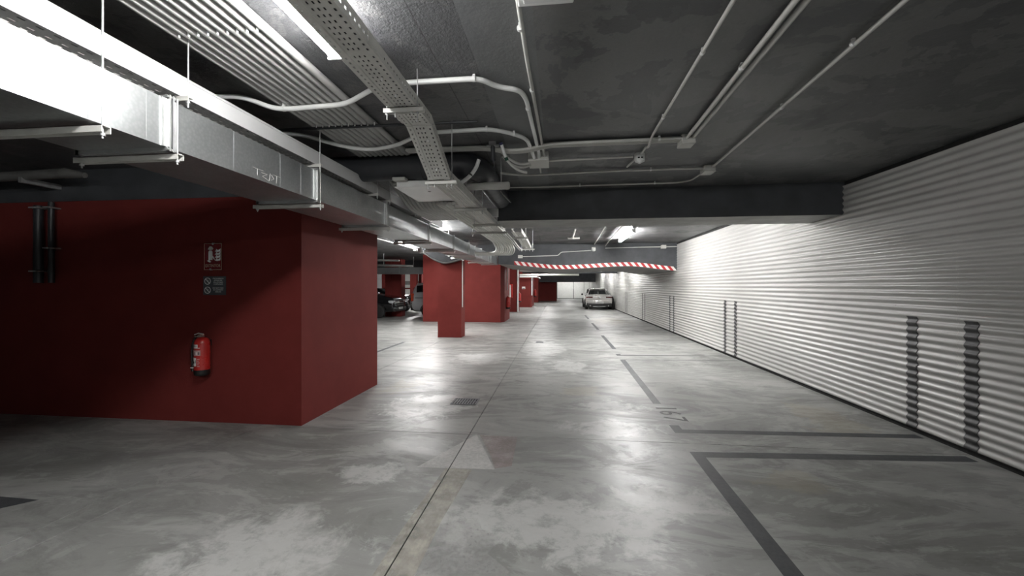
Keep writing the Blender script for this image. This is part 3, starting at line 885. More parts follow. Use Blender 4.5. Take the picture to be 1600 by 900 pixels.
# cranked grey conduits entering the square box from the left
for i in range(2):
    conduit([(-0.58, 4.2 + 0.06 * i, 2.985 - 0.02 * i), (-0.49, 4.3 + 0.06 * i, 2.93 - 0.03 * i), (-0.4, 4.36 + 0.05 * i, 2.905 - 0.02 * i), (-0.30, 4.42 + 0.05 * i, 2.93 - 0.01 * i)], 0.015, '%s looping conduit entering the square box side' % ['upper', 'lower'][i], 'pvc', smooth=True)
# zone beyond the near beam
conduit([(1.05, 8.0, PC), (1.2, 13.9, PC)], 0.014, 'left diagonal conduit on the ceiling beyond the near beam', 'pvc')
conduit([(1.42, 8.0, PC), (1.58, 13.4, PC), (1.56, 13.88, 2.93)], 0.014, 'right diagonal conduit on the ceiling beyond the near beam', 'pvc')
conduit([(1.56, 13.88, 2.86), (2.6, 13.88, 2.88), (3.35, 13.88, 2.885)], 0.014, 'conduit along the low beam to the wall box', 'pvc')
conduit([(3.5, 13.88, 2.885), (3.84, 13.88, 2.89)], 0.014, 'short conduit between the wall box and corrugated wall', 'pvc')
conduit([(-1.25, 13.88, 2.60), (0.0, 13.88, 2.63), (0.1, 13.88, 2.74), (1.1, 13.88, 2.79)], 0.014, 'stepped conduit on the face of the low beam', 'pvc', rad=0.06)
conduit([(0.42, 10.16, PC), (0.42, 12.0, PC), (0.42, 12.0, PC - 0.02)], 0.02, 'upright leg of the T shaped conduit on the far ceiling', 'pvc')
conduit([(0.28, 12.0, PC), (0.62, 12.0, PC)], 0.03, 'cross bar of the T shaped conduit on the far ceiling', 'pvc')
conduit([(1.84, 8.9, PC), (1.84, 10.3, PC)], 0.014, 'short conduit feeding the bright lamp beyond the beam', 'pvc')
conduit([(-4.91, 9.0, 2.9), (-4.95, 18.0, 2.9)], 0.017, 'long thin conduit below the left ceiling beside the lit battens', 'pvcw')
# vertical conduit on the pillar
conduit([(-2.97, 12.55, 0.94), (-2.97, 12.55, 2.46)], 0.014, 'vertical white conduit on the free standing red pillar', 'pvcw')
conduit([(-2.47, 25.16, 0.0), (-2.47, 25.16, ZC)], 0.05, 'vertical white pipe on the edge of the hose cabinet wall', 'pvcw', name='pipe', cat='pipe')
conduit([(-1.97, 30.96, 0.9), (-1.97, 30.96, ZC)], 0.045, 'vertical white pipe on the corner of the bright red wall', 'pvcw', name='pipe', cat='pipe')
conduit([(-2.35, 19.0, 1.4), (-2.35, 19.0, ZC)], 0.02, 'thin pipe down the far corner of the middle red wall', 'pvc', name='pipe', cat='pipe')
for i, (y, z, r) in enumerate([(20.4, 2.72, 0.10), (26.9, 2.6, 0.06), (30.0, 2.42, 0.07)]):
    conduit([(-6.0, y, z), (3.2 if i == 0 else 1.5, y, z)], r, '%s grey pipe crossing the far ceiling beyond the low slab' % ['nearest', 'middle', 'farthest'][i], 'pvc', name='pipe', cat='pipe', seg=14)
    for xr in (-2.2, -0.3, 1.2):
        ob('hanger_rod', B().lathe([(0.012, z), (0.012, ZC)], (xr, y, 0), 'z', 8), 'steel', COL.objects[-1] if COL.objects[-1].name.startswith('pipe') else COL.objects[-1].parent)
conduit([(-3.4, 30.6, 2.3), (-1.6, 30.6, 2.3), (-1.6, 36.0, 2.3)], 0.06, 'white pipe turning above the brightly lit red wall', 'pvcw', name='pipe', cat='pipe', rad=0.2, seg=14)

# junction boxes
def jbox(x0, x1, y0, y1, label, z0=2.935, z1=ZC, bev=0.006, bars=True):
    t = thing('junction_box', label, 'junction box', ((x0 + x1) / 2, (y0 + y1) / 2, z0))
    ob('body', B().box(x0, x1, y0, y1, z0 + 0.018, z1, bev=bev), 'box', t)
    ob('lid', B().box(x0 - 0.002, x1 + 0.002, y0 - 0.002, y1 + 0.002, z0, z0 + 0.02, bev=bev), 'box', t)
    for sx in (x0 + 0.02, x1 - 0.02):
        for sy in (y0 + 0.02, y1 - 0.02):
            ob('screw', B().lathe([(0.006, -0.002), (0.006, 0.004)], (sx, sy, z0), 'z', 8), 'steel', t)
    return t
jbox(-0.315, -0.10, 4.32, 4.62, 'largest square junction box where several conduits meet', 2.925)
jbox(1.15, 1.275, 3.98, 4.14, 'flat junction box at the end of the twin conduits')
jbox(1.70, 1.83, 5.0, 5.18, 'wedge sided junction box at the end of the rightmost conduit', bev=0.014)
jbox(3.35, 3.5, 13.80, 13.91, 'small junction box on the low beam beside the corrugated wall', 2.83, 2.94)
jbox(-1.35, -1.2, 13.80, 13.91, 'small junction box on the low beam beside the bending conduits', 2.55, 2.65)
jbox(-5.06, -4.9, 13.9, 14.2, 'small junction box on the thin conduit under the left ceiling', 2.84, 2.95)
t = thing('round_box', 'small round ceiling box with two dark openings', 'ceiling box', (0.87, 4.52, 2.93))
ob('body', B().lathe([(0.05, 0.0), (0.056, 0.012), (0.056, 0.085)], (0.87, 4.52, 2.935), 'z', 8, smooth=False), 'pvcw', t)
ob('cap', B().lathe([(0.012, -0.02), (0.035, -0.006), (0.04, 0.004)], (0.87, 4.52, 2.935), 'z', 12), 'pvcw', t)
for dx in (-0.018, 0.014):
    ob('opening', B().box(0.87 + dx - 0.012, 0.87 + dx + 0.010, 4.464, 4.472, 2.958, 2.972), 'black', t)
t = thing('round_box', 'small white detector on the low beam below the left diagonal conduit', 'ceiling box', (1.18, 13.86, 2.76))
ob('body', B().lathe([(0.03, -0.03), (0.07, 0.0), (0.07, 0.06)], (1.18, 13.85, 2.79), 'z', 12), 'pvcw', t)
ob('base', B().box(1.12, 1.24, 13.85, 13.92, 2.78, 2.9), 'box', t)
# fittings hanging below the duct in the distance
for k, (x, y, z) in enumerate([(-2.77, 10.2, 2.40), (-2.8, 11.9, 2.40), (-2.76, 8.0, 2.31)]):
    o = ob('ceiling_fitting', B().lathe([(0.02, -0.05), (0.05, -0.01), (0.05, 0.05)], (x, y, z), 'z', 10), 'whitesteel')
    tag(o, '%s small white fitting below the left edge of the duct' % ['middle', 'farthest', 'nearest'][k], 'fitting')
    ob('stem', B().lathe([(0.012, 0.05), (0.012, ZC - z)], (x, y, z), 'z', 8), 'greypipe', o)

# ---- white flat box, pipes and hoses around the dip
t = thing('distribution_box', 'flat white distribution box above the galvanised duct left of the tray', 'box', (-1.4, 4.55, 2.65))
ob('body', B().box(-1.71, -1.03, 4.2, 4.93, 2.655, 2.72, bev=0.006), 'whitesteel', t)
ob('rim', B().box(-1.73, -1.02, 4.19, 4.94, 2.65, 2.658), 'whitesteel', t)
ob('knockout', B().lathe([(0.018, -0.0015), (0.018, 0.002)], (-1.42, 4.42, 2.65), 'z', 14), 'black', t)
ob('gland', B().box(-1.72, -1.58, 4.1, 4.19, 2.705, 2.735, bev=0.006), 'box', t)
for x in (-1.6, -1.1):
    ob('hanger_rod', B().lathe([(0.0045, 2.72), (0.0045, ZC - 0.06)], (x, 4.56, 0), 'z', 8), 'steel', t)
conduit([(-2.35, 4.55, 2.83), (-2.16, 4.58, 2.87), (-2.07, 4.6, 2.915), (-1.98, 4.6, 2.85), (-1.86, 4.5, 2.775), (-1.72, 4.35, 2.765), (-1.58, 4.3, 2.775), (-1.5, 4.28, 2.80)], 0.014, 'grey looping hose above the white tray', 'greypipe' and 'pvc', smooth=True, name='hose', cat='hose')
# big dark pipe crossing under the slab, ending in an elbow
bd = thing('drain_pipe', 'large black pipe crossing behind the tray dip', 'pipe', (-1.7, 4.3, 2.7))
path = fillet([(-2.88, 4.22, 2.865), (-0.95, 4.22, 2.865), (-0.83, 4.45, 2.865), (-0.83, 5.9, 2.865)], 0.25, 10)
ob('pipe_run', B().tube(path, 0.135, 24), 'darkpipe', bd)
ob('collar', B().lathe([(0.145, -0.04), (0.145, 0.04)], (-1.45, 4.22, 2.865), 'x', 24), 'darkpipe', bd)
conduit([(-3.0, 3.30, 2.955), (-0.66, 3.32, 2.955)], 0.012, 'thin black pipe crossing under the conduit bank', 'darkpipe', name='pipe', cat='pipe')
o = conduit([(-0.64, 3.99, 2.985), (-0.64, 4.02, 2.86), (-0.635, 4.03, 2.845)], 0.022, 'short hanging black hose beside the square box', 'darkpipe', name='hose', cat='hose')
ob('clamp', B().box(-0.70, -0.58, 3.975, 4.005, 2.975, 2.99), 'steel', o)
ob('clamp', B().box(-0.675, -0.605, 3.96, 3.975, 2.985, 3.02), 'steel', o)
conduit([(-0.635, 4.035, 2.85), (-0.63, 4.05, 2.745)], 0.004, 'thin black cable tail below the hanging hose', 'darkpipe', name='cable', cat='cable')
o = conduit([(-0.545, 3.92, 2.975), (-0.535, 3.95, 2.94), (-0.51, 4.0, 2.86)], 0.0165, 'short white hanging pipe with blue and green ends', 'pvcw', name='pipe', cat='pipe')
ob('blue_end', B().tube([(-0.549, 3.91, 2.985), (-0.543, 3.922, 2.968)], 0.0185, 12), plain('navy_plastic', (0.02, 0.02, 0.08), 0.4), o)
ob('green_end', B().tube([(-0.513, 3.995, 2.868), (-0.502, 4.01, 2.842)], 0.0185, 12), plain('dark_green_plastic', (0.01, 0.05, 0.03), 0.4), o)
conduit([(-0.50, 4.012, 2.842), (-0.46, 4.04, 2.80), (-0.41, 4.06, 2.765), (-0.36, 4.08, 2.745), (-0.31, 4.1, 2.737)], 0.0125, 'pale hose curving from the green end', 'pvc', smooth=True, name='hose', cat='hose')
o = conduit([(-0.79, 4.05, 2.87), (-0.82, 4.05, 2.79), (-0.88, 4.05, 2.71), (-0.98, 4.05, 2.635)], 0.019, 'thick white curved pipe end above the low tray', 'pvcw', smooth=True, name='pipe', cat='pipe')
ob('black_tie', B().tube([(-0.867, 4.05, 2.727), (-0.876, 4.05, 2.714)], 0.0205, 12), 'black', o)
o = conduit([(-1.0, 4.45, 2.70), (-0.6, 4.45, 2.70), (-0.55, 4.45, 2.70), (-0.54, 4.45, 2.70)], 0.042, 'stout pale pipe with rounded end right of the tray', 'pvc', name='pipe', cat='pipe', seg=16)
ob('end_cap', B().lathe([(0.044, -0.03), (0.044, 0.0), (0.035, 0.012), (0.015, 0.016)], (-0.54, 4.45, 2.70), 'x', 16), 'pvc', o)
ob('support_rod', B().lathe([(0.005, 0.04), (0.005, ZC - 2.70)], (-0.62, 4.45, 2.70), 'z', 8), 'steel', o)
conduit([(-0.8, 4.9, 2.86), (-0.62, 5.35, 2.70)], 0.01, 'thin slanted rod below the black pipe', 'greypipe', name='rod', cat='rod')
tag(ob('cover_plate', B().box(-1.02, -0.86, 5.85, 5.88, 2.60, 2.72, bev=0.004), 'whitesteel'), 'small white cover plate at the left end of the charcoal beam', 'cover plate')

# ---- dark pipes at the upper left
t = thing('pipe_group', 'dark insulated pipe high on the wall at the far left', 'pipe', (-6.2, 4.2, 2.9))
ob('pipe_run', B().tube([(-7.6, 4.05, 2.84), (-5.55, 4.05, 2.88)], 0.055, 14), 'greypipe', t)
ob('valve', B().tube([(-5.56, 4.05, 2.88), (-5.3, 4.05, 2.85)], [0.06, 0.03], 14), 'greypipe', t)
ob('bracket', B().box(-6.1, -6.06, 4.0, 4.39, 2.78, 2.84), 'steel', t)
for i, (x, z0, z1, r) in enumerate([(-6.3, 1.64, 2.58, 0.045), (-6.12, 1.64, 2.62, 0.03)]):
    o = conduit([(x, 4.32, z0), (x, 4.32, z1)], r, '%s vertical dark pipe on the red wall at far left' % ['thicker', 'thinner'][i], 'darkpipe', name='pipe', cat='pipe', seg=14)
    for z in ((1.78, 2.55) if i == 0 else (2.06, 2.55)):
        ob('clamp', B().box(x - r - 0.012, x + r + 0.012, 4.26, 4.39, z - 0.008, z + 0.008), 'steel', o)

# ---- far duct over the left parking bays
t = thing('ventilation_duct', 'distant grey rectangular duct crossing above the parked cars', 'duct', (-8, 19.2, 2.2))
for x0_, x1_ in ((-12.0, -9.0), (-8.98, -7.62), (-7.6, -6.2)):
    ob('duct_section', B().box(x0_, x1_, 19.0, 19.6, 2.19, 2.5), 'galv', t)
for x_ in (-8.99, -7.61):
    ob('flange', B().box(x_ - 0.015, x_ + 0.015, 18.98, 19.62, 2.17, 2.52), 'galv', t)
for x_ in (-9.5, -7.0):
    ob('hanger_rod', B().lathe([(0.012, 2.5), (0.012, ZC)], (x_, 19.3, 0), 'z', 8), 'steel', t)
o = conduit([(-12, 17.0, 2.62), (-6.2, 17.0, 2.46)], 0.05, 'dark pipe crossing above the parked cars', 'greypipe', name='pipe', cat='pipe')
ob('hanger_rod', B().lathe([(0.012, 2.5), (0.012, ZC)], (-7.5, 17.0, 0), 'z', 8), 'steel', o)
o = conduit([(-12, 15.5, 2.75), (-6.2, 15.5, 2.60)], 0.04, 'slim dark pipe nearer than the distant duct', 'greypipe', name='pipe', cat='pipe')
ob('hanger_rod', B().lathe([(0.012, 2.63), (0.012, ZC)], (-7.5, 15.5, 0), 'z', 8), 'steel', o)

# ================================================================== SIGNS AND EXTINGUISHER ON THE NEAR RED WALL
YR = 4.39
def ring(b, cx, cz, r0, r1, y0, y1, seg=28):
    vs = []
    for k in range(seg):
        a = 2 * PI * k / seg
        c_, s_ = math.cos(a), math.sin(a)
        for r in (r0, r1):
            for y in (y0, y1):
                vs.append((cx + r * c_, y, cz + r * s_))
    fs = []
    for k in range(seg):
        a = 4 * k; c_ = 4 * ((k + 1) % seg)
        fs += [(a, a + 2, c_ + 2, c_), (a + 1, c_ + 1, c_ + 3, a + 3), (a, c_, c_ + 1, a + 1), (a + 2, a + 3, c_ + 3, c_ + 2)]
    b.add(vs, fs)
R_, U_, N_ = (1, 0, 0), (0, 0, 1), (0, -1, 0)
t = thing('extinguisher_sign', 'dark red glossy EXTINTOR sign with white extinguisher and flames', 'sign', (-4.01, YR, 1.79))
ob('plate', B().box(-4.12, -3.90, YR - 0.022, YR - 0.016, 1.79, 2.10, bev=0.002), 'signred', t)
b = B()   # pale edge
for (xa, xb, za, zb) in ((-4.12, -3.90, 2.096, 2.10), (-4.12, -3.90, 1.79, 1.794), (-4.121, -4.117, 1.79, 2.10), (-3.904, -3.90, 1.79, 2.10)):
    b.box(xa, xb, YR - 0.0235, YR - 0.0215, za, zb)
ob('edge_line', b, 'signcream', t)
for z in (2.094, 1.796):
    ob('standoff', B().lathe([(0.012, -0.028), (0.012, 0.0)], (-4.01 + (0.0 if z > 2 else -0.03), YR, z), 'y', 12), 'steel', t)
y0, y1 = YR - 0.0245, YR - 0.0222
b = B()
b.prism([(-4.065, 1.905), (-4.015, 1.905), (-4.015, 2.00), (-4.025, 2.015), (-4.055, 2.015), (-4.065, 2.00)], y0, y1, 'xz')
b.prism([(-4.085, 1.895), (-4.06, 1.905), (-4.03, 1.885), (-4.05, 1.875)], y0, y1, 'xz')
b.prism([(-4.015, 1.935), (-3.99, 1.905), (-3.985, 1.915), (-4.01, 1.955)], y0, y1, 'xz')
ob('extinguisher_symbol', b, 'signink', t)
b = B()
b.prism([(-4.075, 2.03), (-4.05, 2.065), (-4.02, 2.06), (-4.005, 2.04), (-4.015, 2.025), (-4.045, 2.02)], y0, y1, 'xz')
ob('handle_symbol', b, 'box', t)
for k, z in enumerate((1.90, 1.935, 1.97, 2.005)):
    b = B()
    b.prism([(-3.985, z), (-3.955, z - 0.008), (-3.915, z + 0.0), (-3.912, z + 0.035), (-3.93, z + 0.02), (-3.95, z + 0.016), (-3.965, z + 0.03), (-3.97, z + 0.012)], y0, y1, 'xz')
    ob('flame_symbol', b, 'signink', t)
ob('lettering', text_mesh('EXTINTOR', 0.045, (-4.107, YR - 0.0222, 1.822), R_, U_, N_, 0.001, fit=(0.19, 0.034)), 'signcream', t)

t = thing('no_parking_sign', 'small slate grey sign with two prohibition circles', 'sign', (-4.0, YR, 1.49))
ob('plate', B().box(-4.15, -3.86, YR - 0.008, YR, 1.495, 1.715, bev=0.002), 'signgrey', t)
for k, zc in enumerate((1.658, 1.552)):
    b = B()
    ring(b, -4.092, zc, 0.033, 0.041, YR - 0.0095, YR - 0.0075)
    q = 0.026
    b.prism([(-4.092 - q - .003, zc + q - .003), (-4.092 - q + .003, zc + q + .003), (-4.092 + q + .003, zc - q + .003), (-4.092 + q - .003, zc - q - .003)], YR - 0.0095, YR - 0.0075, 'xz')
    ob('prohibition_circle', b, 'signink', t)
    b2 = text_mesh('P' if k == 0 else 'P', 0.05, (-4.105, YR - 0.0075, zc - 0.016), R_, U_, N_, 0.0008, fit=(0.022, 0.034))
    ob('letter', b2, 'box', t)
for k, (s, z, w) in enumerate([('PROHIBIDO', 1.682, .135), ('APARCAR', 1.660, .108), ('EN ZONAS', 1.638, .118), ('COMUNES', 1.616, .115), ('DO NOT PARK', 1.570, .14), ('IN COMMON', 1.548, .125), ('AREAS', 1.526, .075)]):
    ob('lettering', text_mesh(s, 0.02, (-3.957 - w / 2, YR - 0.0078, z), R_, U_, N_, 0.0008, fit=(w, 0.0145)), 'signink', t)

def extinguisher(x, y, z0, label, face='y', detail=True, s=1.0):
    """hangs on a wall; face '-y' looks to the viewer, 'x' looks right"""
    t = thing('fire_extinguisher', label, 'extinguisher', (x, y, z0), group='fire extinguishers')
    r = 0.078 * s
    ob('cylinder', B().lathe([(r, 0.065 * s), (r, 0.37 * s), (r * 0.9, 0.405 * s), (r * 0.6, 0.43 * s), (r * 0.3, 0.44 * s)], (x, y, z0), 'z', 28), 'exred', t)
    ob('base_ring', B().lathe([(r * 0.8, 0.0), (r * 0.98, 0.01), (r * 1.02, 0.03), (r * 1.02, 0.068 * s)], (x, y, z0), 'z', 28), 'black', t)
    v = ob('valve', B().lathe([(0.02, 0.435 * s), (0.02, 0.47 * s), (0.012, 0.475 * s)], (x, y, z0), 'z', 12), 'brass', t)
    if not detail:
        return t
    b = B(); b.box(x - 0.05, x + 0.025, y - 0.055, y + 0.01, z0 + 0.442, z0 + 0.452, bev=0.003)
    ob('carry_handle', b, 'brass', t)
    b = B(); b.tube([(x + 0.02, y, z0 + 0.472), (x - 0.02, y - 0.03, z0 + 0.485), (x - 0.05, y - 0.05, z0 + 0.468)], 0.007, 8)
    ob('lever', b, 'steel', t)
    ob('gauge', B().lathe([(0.016, -0.05), (0.016, -0.02)], (x + 0.004, y, z0 + 0.457), 'y', 14), 'brass', t)
    hp = spline([(x - 0.01, y, z0 + 0.46), (x - 0.07, y - 0.01, z0 + 0.44), (x - 0.105, y - 0.02, z0 + 0.33), (x - 0.10, y - 0.03, z0 + 0.2), (x - 0.092, y - 0.03, z0 + 0.10)], 8)
    h = ob('hose', B().tube(hp, 0.011, 10), 'black', t)
    ob('nozzle', B().tube([(x - 0.092, y - 0.03, z0 + 0.12), (x - 0.09, y - 0.03, z0 + 0.05)], [0.012, 0.018], 10), 'black', h)
    ob('hose_clip', B().box(x - 0.108, x - 0.07, y - 0.045, y - 0.015, z0 + 0.085, z0 + 0.095), 'paper', h)
    ob('wall_bracket', B().box(x - 0.03, x + 0.03, y + r - 0.004, YR, z0 + 0.33, z0 + 0.4), 'black', t)
    def sticker(a0, a1, za, zb, mat, off=0.0012):
        b = B(); vs = []; nseg = 8
        for i in range(nseg + 1):
            a = math.radians(a0 + (a1 - a0) * i / nseg)
            for z in (za, zb):
                vs.append((x + (r + off) * math.sin(a), y - (r + off) * math.cos(a), z0 + z))
        b.add(vs, [(2 * i, 2 * i + 2, 2 * i + 3, 2 * i + 1) for i in range(nseg)], smooth=True)
        return ob('sticker', b, mat, t)
    sticker(-62, 12, 0.325, 0.36, 'paper')
    sticker(-58, 28, 0.315, 0.325, 'pinkpaper')
    sticker(-60, 32, 0.235, 0.295, 'pinkpaper')
    w = sticker(-58, 0, 0.115, 0.21, 'paper')
    def dark(a0, a1, za, zb, mat='black'):
        sticker(a0, a1, za, zb, mat, 0.002)
    dark(-46, -18, 0.145, 0.17)
    dark(-10, -4, 0.15, 0.185)
    for i in range(6):
        dark(-56 + i * 10.5, -50 + i * 10.5, 0.333, 0.352, 'signgrey')
    for a in (-48, -20, -2, 16):
        dark(a, a + 8, 0.245, 0.275, 'signgrey' if a != -2 else 'paper')
    for i in range(5):
        dark(8, 26 - (i % 2) * 6, 0.11 + i * 0.02, 0.118 + i * 0.02, 'pinkpaper')
    return t
extinguisher(-4.075, YR - 0.1, 0.575, 'red fire extinguisher with white stickers hanging under the two signs')
extinguisher(-2.27, 18.6, 0.55, 'distant fire extinguisher on the corner of the middle red wall', detail=False, s=1.3)
extinguisher(-2.40, 25.5, 0.6, 'distant fire extinguisher beside the white vertical pipe', detail=False, s=1.3)
extinguisher(-1.89, 33.9, 0.7, 'farthest fire extinguisher past the bright red wall', detail=False, s=1.4)
t = thing('hose_cabinet', 'red hose cabinet with white front strip on the distant red wall', 'cabinet', (-2.45, 22.5, 0.9))
ob('body', B().box(-3.2, -2.78, 24.9, 25.2, 0.88, 1.72, bev=0.01), 'exred', t)
ob('white_strip', B().box(-2.99, -2.86, 24.88, 24.9, 0.92, 1.68), 'paper', t)
t = thing('small_sign', 'small white sign on the brightly lit red wall', 'sign', (-2.55, 31.0, 1.4))
ob('plate', B().box(-2.72, -2.48, 30.98, 31.0, 1.38, 1.56), 'paper', t)
ob('print', B().box(-2.69, -2.51, 30.974, 30.98, 1.41, 1.46), 'signgrey', t)

# ================================================================== FLOOR MARKINGS
def mark(name, polys, mat, label, cat='floor marking', group=None, z=0.0012):
    b = B()
    for p in polys:
        b.add([(q[0], q[1], z) for q in p], [list(range(len(p)))])
    return tag(ob(name, b, mat), label, cat, group)
def rect(x0, x1, y0, y1):
    return [(x0, y0), (x1, y0), (x1, y1), (x0, y1)]
XL0, XL1 = 1.255, 1.37
mark('bay_line', [[(XL0 - .05, 0.2), (XL1 - .05, 0.2), (XL1, 4.0), (3.8, 4.17), (3.8, 4.30), (XL0 + .005, 4.12)]], 'line', 'dark grey corner line of the nearest parking bay', group='painted parking bay lines')
mark('bay_line', [[(XL0 + .012, 4.63), (3.82, 4.75), (3.82, 4.87), (XL1 + .005, 4.75), (XL1 + .005, 4.885), (XL0 + .012, 4.885)]], 'line', 'dark grey corner line just below the number 167', group='painted parking bay lines')
mark('bay_line', [[(1.285, 5.75), (1.39, 5.75), (1.445, 9.08), (1.335, 9.08)]], 'line', 'long dark grey dash beyond the number 167', group='painted parking bay lines')
mark('bay_line', [[(1.34, 9.08), (3.82, 9.22), (3.82, 9.27), (1.34, 9.13)]], 'line', 'thin cross line at the far end of bay 167', group='painted parking bay lines')
mark('bay_line', [[(1.345, 9.62), (3.82, 9.84), (3.82, 9.88), (1.45, 9.74), (1.45, 9.86), (1.345, 9.86)]], 'line', 'thin cross line at the start of the second bay', group='painted parking bay lines')
mark('bay_line', [rect(1.37, 1.47, 10.62, 13.5)], 'line', 'dark grey dash of the second bay along the aisle', group='painted parking bay lines')
mark('bay_line', [rect(1.41, 1.51, 15.3, 17.95)], 'line', 'dark grey dash of the third bay along the aisle', group='painted parking bay lines')
mark('bay_line', [rect(1.42, 1.52, 20.1, 22.8)], 'line', 'faint dash of the fourth bay before the white car', group='painted parking bay lines')
# number 167, read from the aisle
b = B()
for s, y, h in (('1', 5.575, 0.05), ('6', 5.43, 0.155), ('7', 5.21, 0.17)):
    d = text_mesh(s, 0.3, (1.275, y, 0.0006), (0, -1, 0), (1, 0, 0), (0, 0, 1), 0.0004, fit=(h, 0.26))
    # bring the glyph to its own start
    my = max(p.y for p in d.v)
    mx = min(p.x for p in d.v)
    for p in d.v:
        p.y += y - my; p.x += 1.275 - mx
    b.add(d.v, d.f)
tag(ob('bay_number', b, 'number'), 'worn dark number 167 painted at the parking bay', 'floor marking')
# faded arrow, sanded strip, pink stain and pale patch
mark('direction_arrow', [[(-0.9545, 4.163), (-1.24, 3.5), (-0.9545, 3.512)], [(-0.87, 4.335), (-0.9455, 4.184), (-0.9455, 3.513), (-0.55, 3.53)]], 'arrow', 'faded white arrow head painted on the floor', z=0.0016)
mark('sanded_strip', [[(-1.02, 1.2), (-0.9545, 1.2), (-0.9545, 3.51), (-0.985, 3.51), (-1.02, 2.6)], [(-0.9455, 1.2), (-0.79, 1.2), (-0.79, 2.72), (-0.745, 3.51), (-0.9455, 3.51)]], 'beige', 'rough beige sanded strip leading to the faded arrow', z=0.0009)
mark('pink_stain', [[(-0.83, 4.32), (-0.43, 4.32), (-0.41, 3.62), (-0.55, 3.55), (-0.66, 3.9)]], 'pink', 'faint pink stain beside the faded arrow head', z=0.0007)
mark('pale_patch', [[(-0.785, 1.2), (-0.10, 1.2), (-0.22, 1.6), (-0.16, 1.9), (-0.33, 2.1), (-0.27, 2.28), (-0.42, 2.42), (-0.36, 2.58), (-0.5, 2.66), (-0.55, 2.78), (-0.66, 2.76), (-0.785, 2.68)]], 'whitepatch', 'pale worn patch right of the beige strip', z=0.0006)
mark('corner_mark', [[(-4.3, 2.50), (-4.25, 2.66), (-3.86, 2.65), (-4.0, 2.5)]], 'line', 'small dark painted corner at the lower left edge')
mark('scratch_line', [[(-3.28, 1.5), (-3.265, 1.5), (-3.085, 3.22), (-3.095, 3.22)]], 'whitepatch', 'thin pale straight scratch line at lower left')
mark('bay_line', [rect(-4.42, -4.32, 9.4, 11.3)], 'line', 'short dark line on the floor behind the near red wall', group='painted parking bay lines')

# drains
t = thing('floor_drain', 'square cast iron floor drain grate near the red corner', 'drain', (-1.275, 5.56, 0))
dx0, dx1, dy0, dy1 = -1.45, -1.1, 5.41, 5.71
ob('recess', B().box(dx0 + 0.02, dx1 - 0.02, dy0 + 0.02, dy1 - 0.02, 0.0004, 0.0014), 'gap', t)
b = B()
b.box(dx0, dx1, dy0, dy0 + 0.022, 0.0004, 0.007); b.box(dx0, dx1, dy1 - 0.022, dy1, 0.0004, 0.007)
b.box(dx0, dx0 + 0.022, dy0, dy1, 0.0004, 0.007); b.box(dx1 - 0.022, dx1, dy0, dy1, 0.0004, 0.007)
ob('frame', b, 'iron', t)
for i in range(8):
    x = dx0 + 0.034 + i * 0.0365
    ob('bar', B().box(x, x + 0.021, dy0 + 0.028, dy1 - 0.028, 0.0016, 0.006), 'iron', t)
ob('cross_bar', B().box(dx0 + 0.02, dx1 - 0.02, 5.553, 5.567, 0.0016, 0.0064), 'iron', t)
t = thing('floor_drain', 'small distant drain slot in the middle of the aisle', 'drain', (-0.52, 11.7, 0))
ob('frame', B().box(-0.63, -0.41, 11.58, 11.82, 0.0003, 0.004), 'iron', t)
for i in range(4):
    ob('bar', B().box(-0.61, -0.43, 11.61 + i * 0.05, 11.635 + i * 0.05, 0.004, 0.007), 'iron', t)

# ================================================================== CARS (local: length along +x, front at +x, centre at origin)
def crom(a, b_, c, d, t):
    return 0.5 * ((2 * b_) + (c - a) * t + (2 * a - 5 * b_ + 4 * c - d) * t * t + (3 * b_ - a - 3 * c + d) * t ** 3)
def fine_grid(ctrl, ns=3):
    """refine stations with monotone linear/cubic blend along the length"""
    out = []
    n = len(ctrl)
    for i in range(n - 1):
        A_, B_, C_, D_ = ctrl[max(0, i - 1)], ctrl[i], ctrl[i + 1], ctrl[min(n - 1, i + 2)]
        for j in range(ns):
            t = j / ns
            row = []
            for p, q, r, s in zip(A_, B_, C_, D_):
                cub = [crom(p[k], q[k], r[k], s[k], t) for k in range(3)]
                lin = [q[k] + (r[k] - q[k]) * t for k in range(3)]
                row.append(tuple(0.45 * cub[k] + 0.55 * lin[k] for k in range(3)))
            out.append(row)
    out.append(list(ctrl[-1]))
    return out

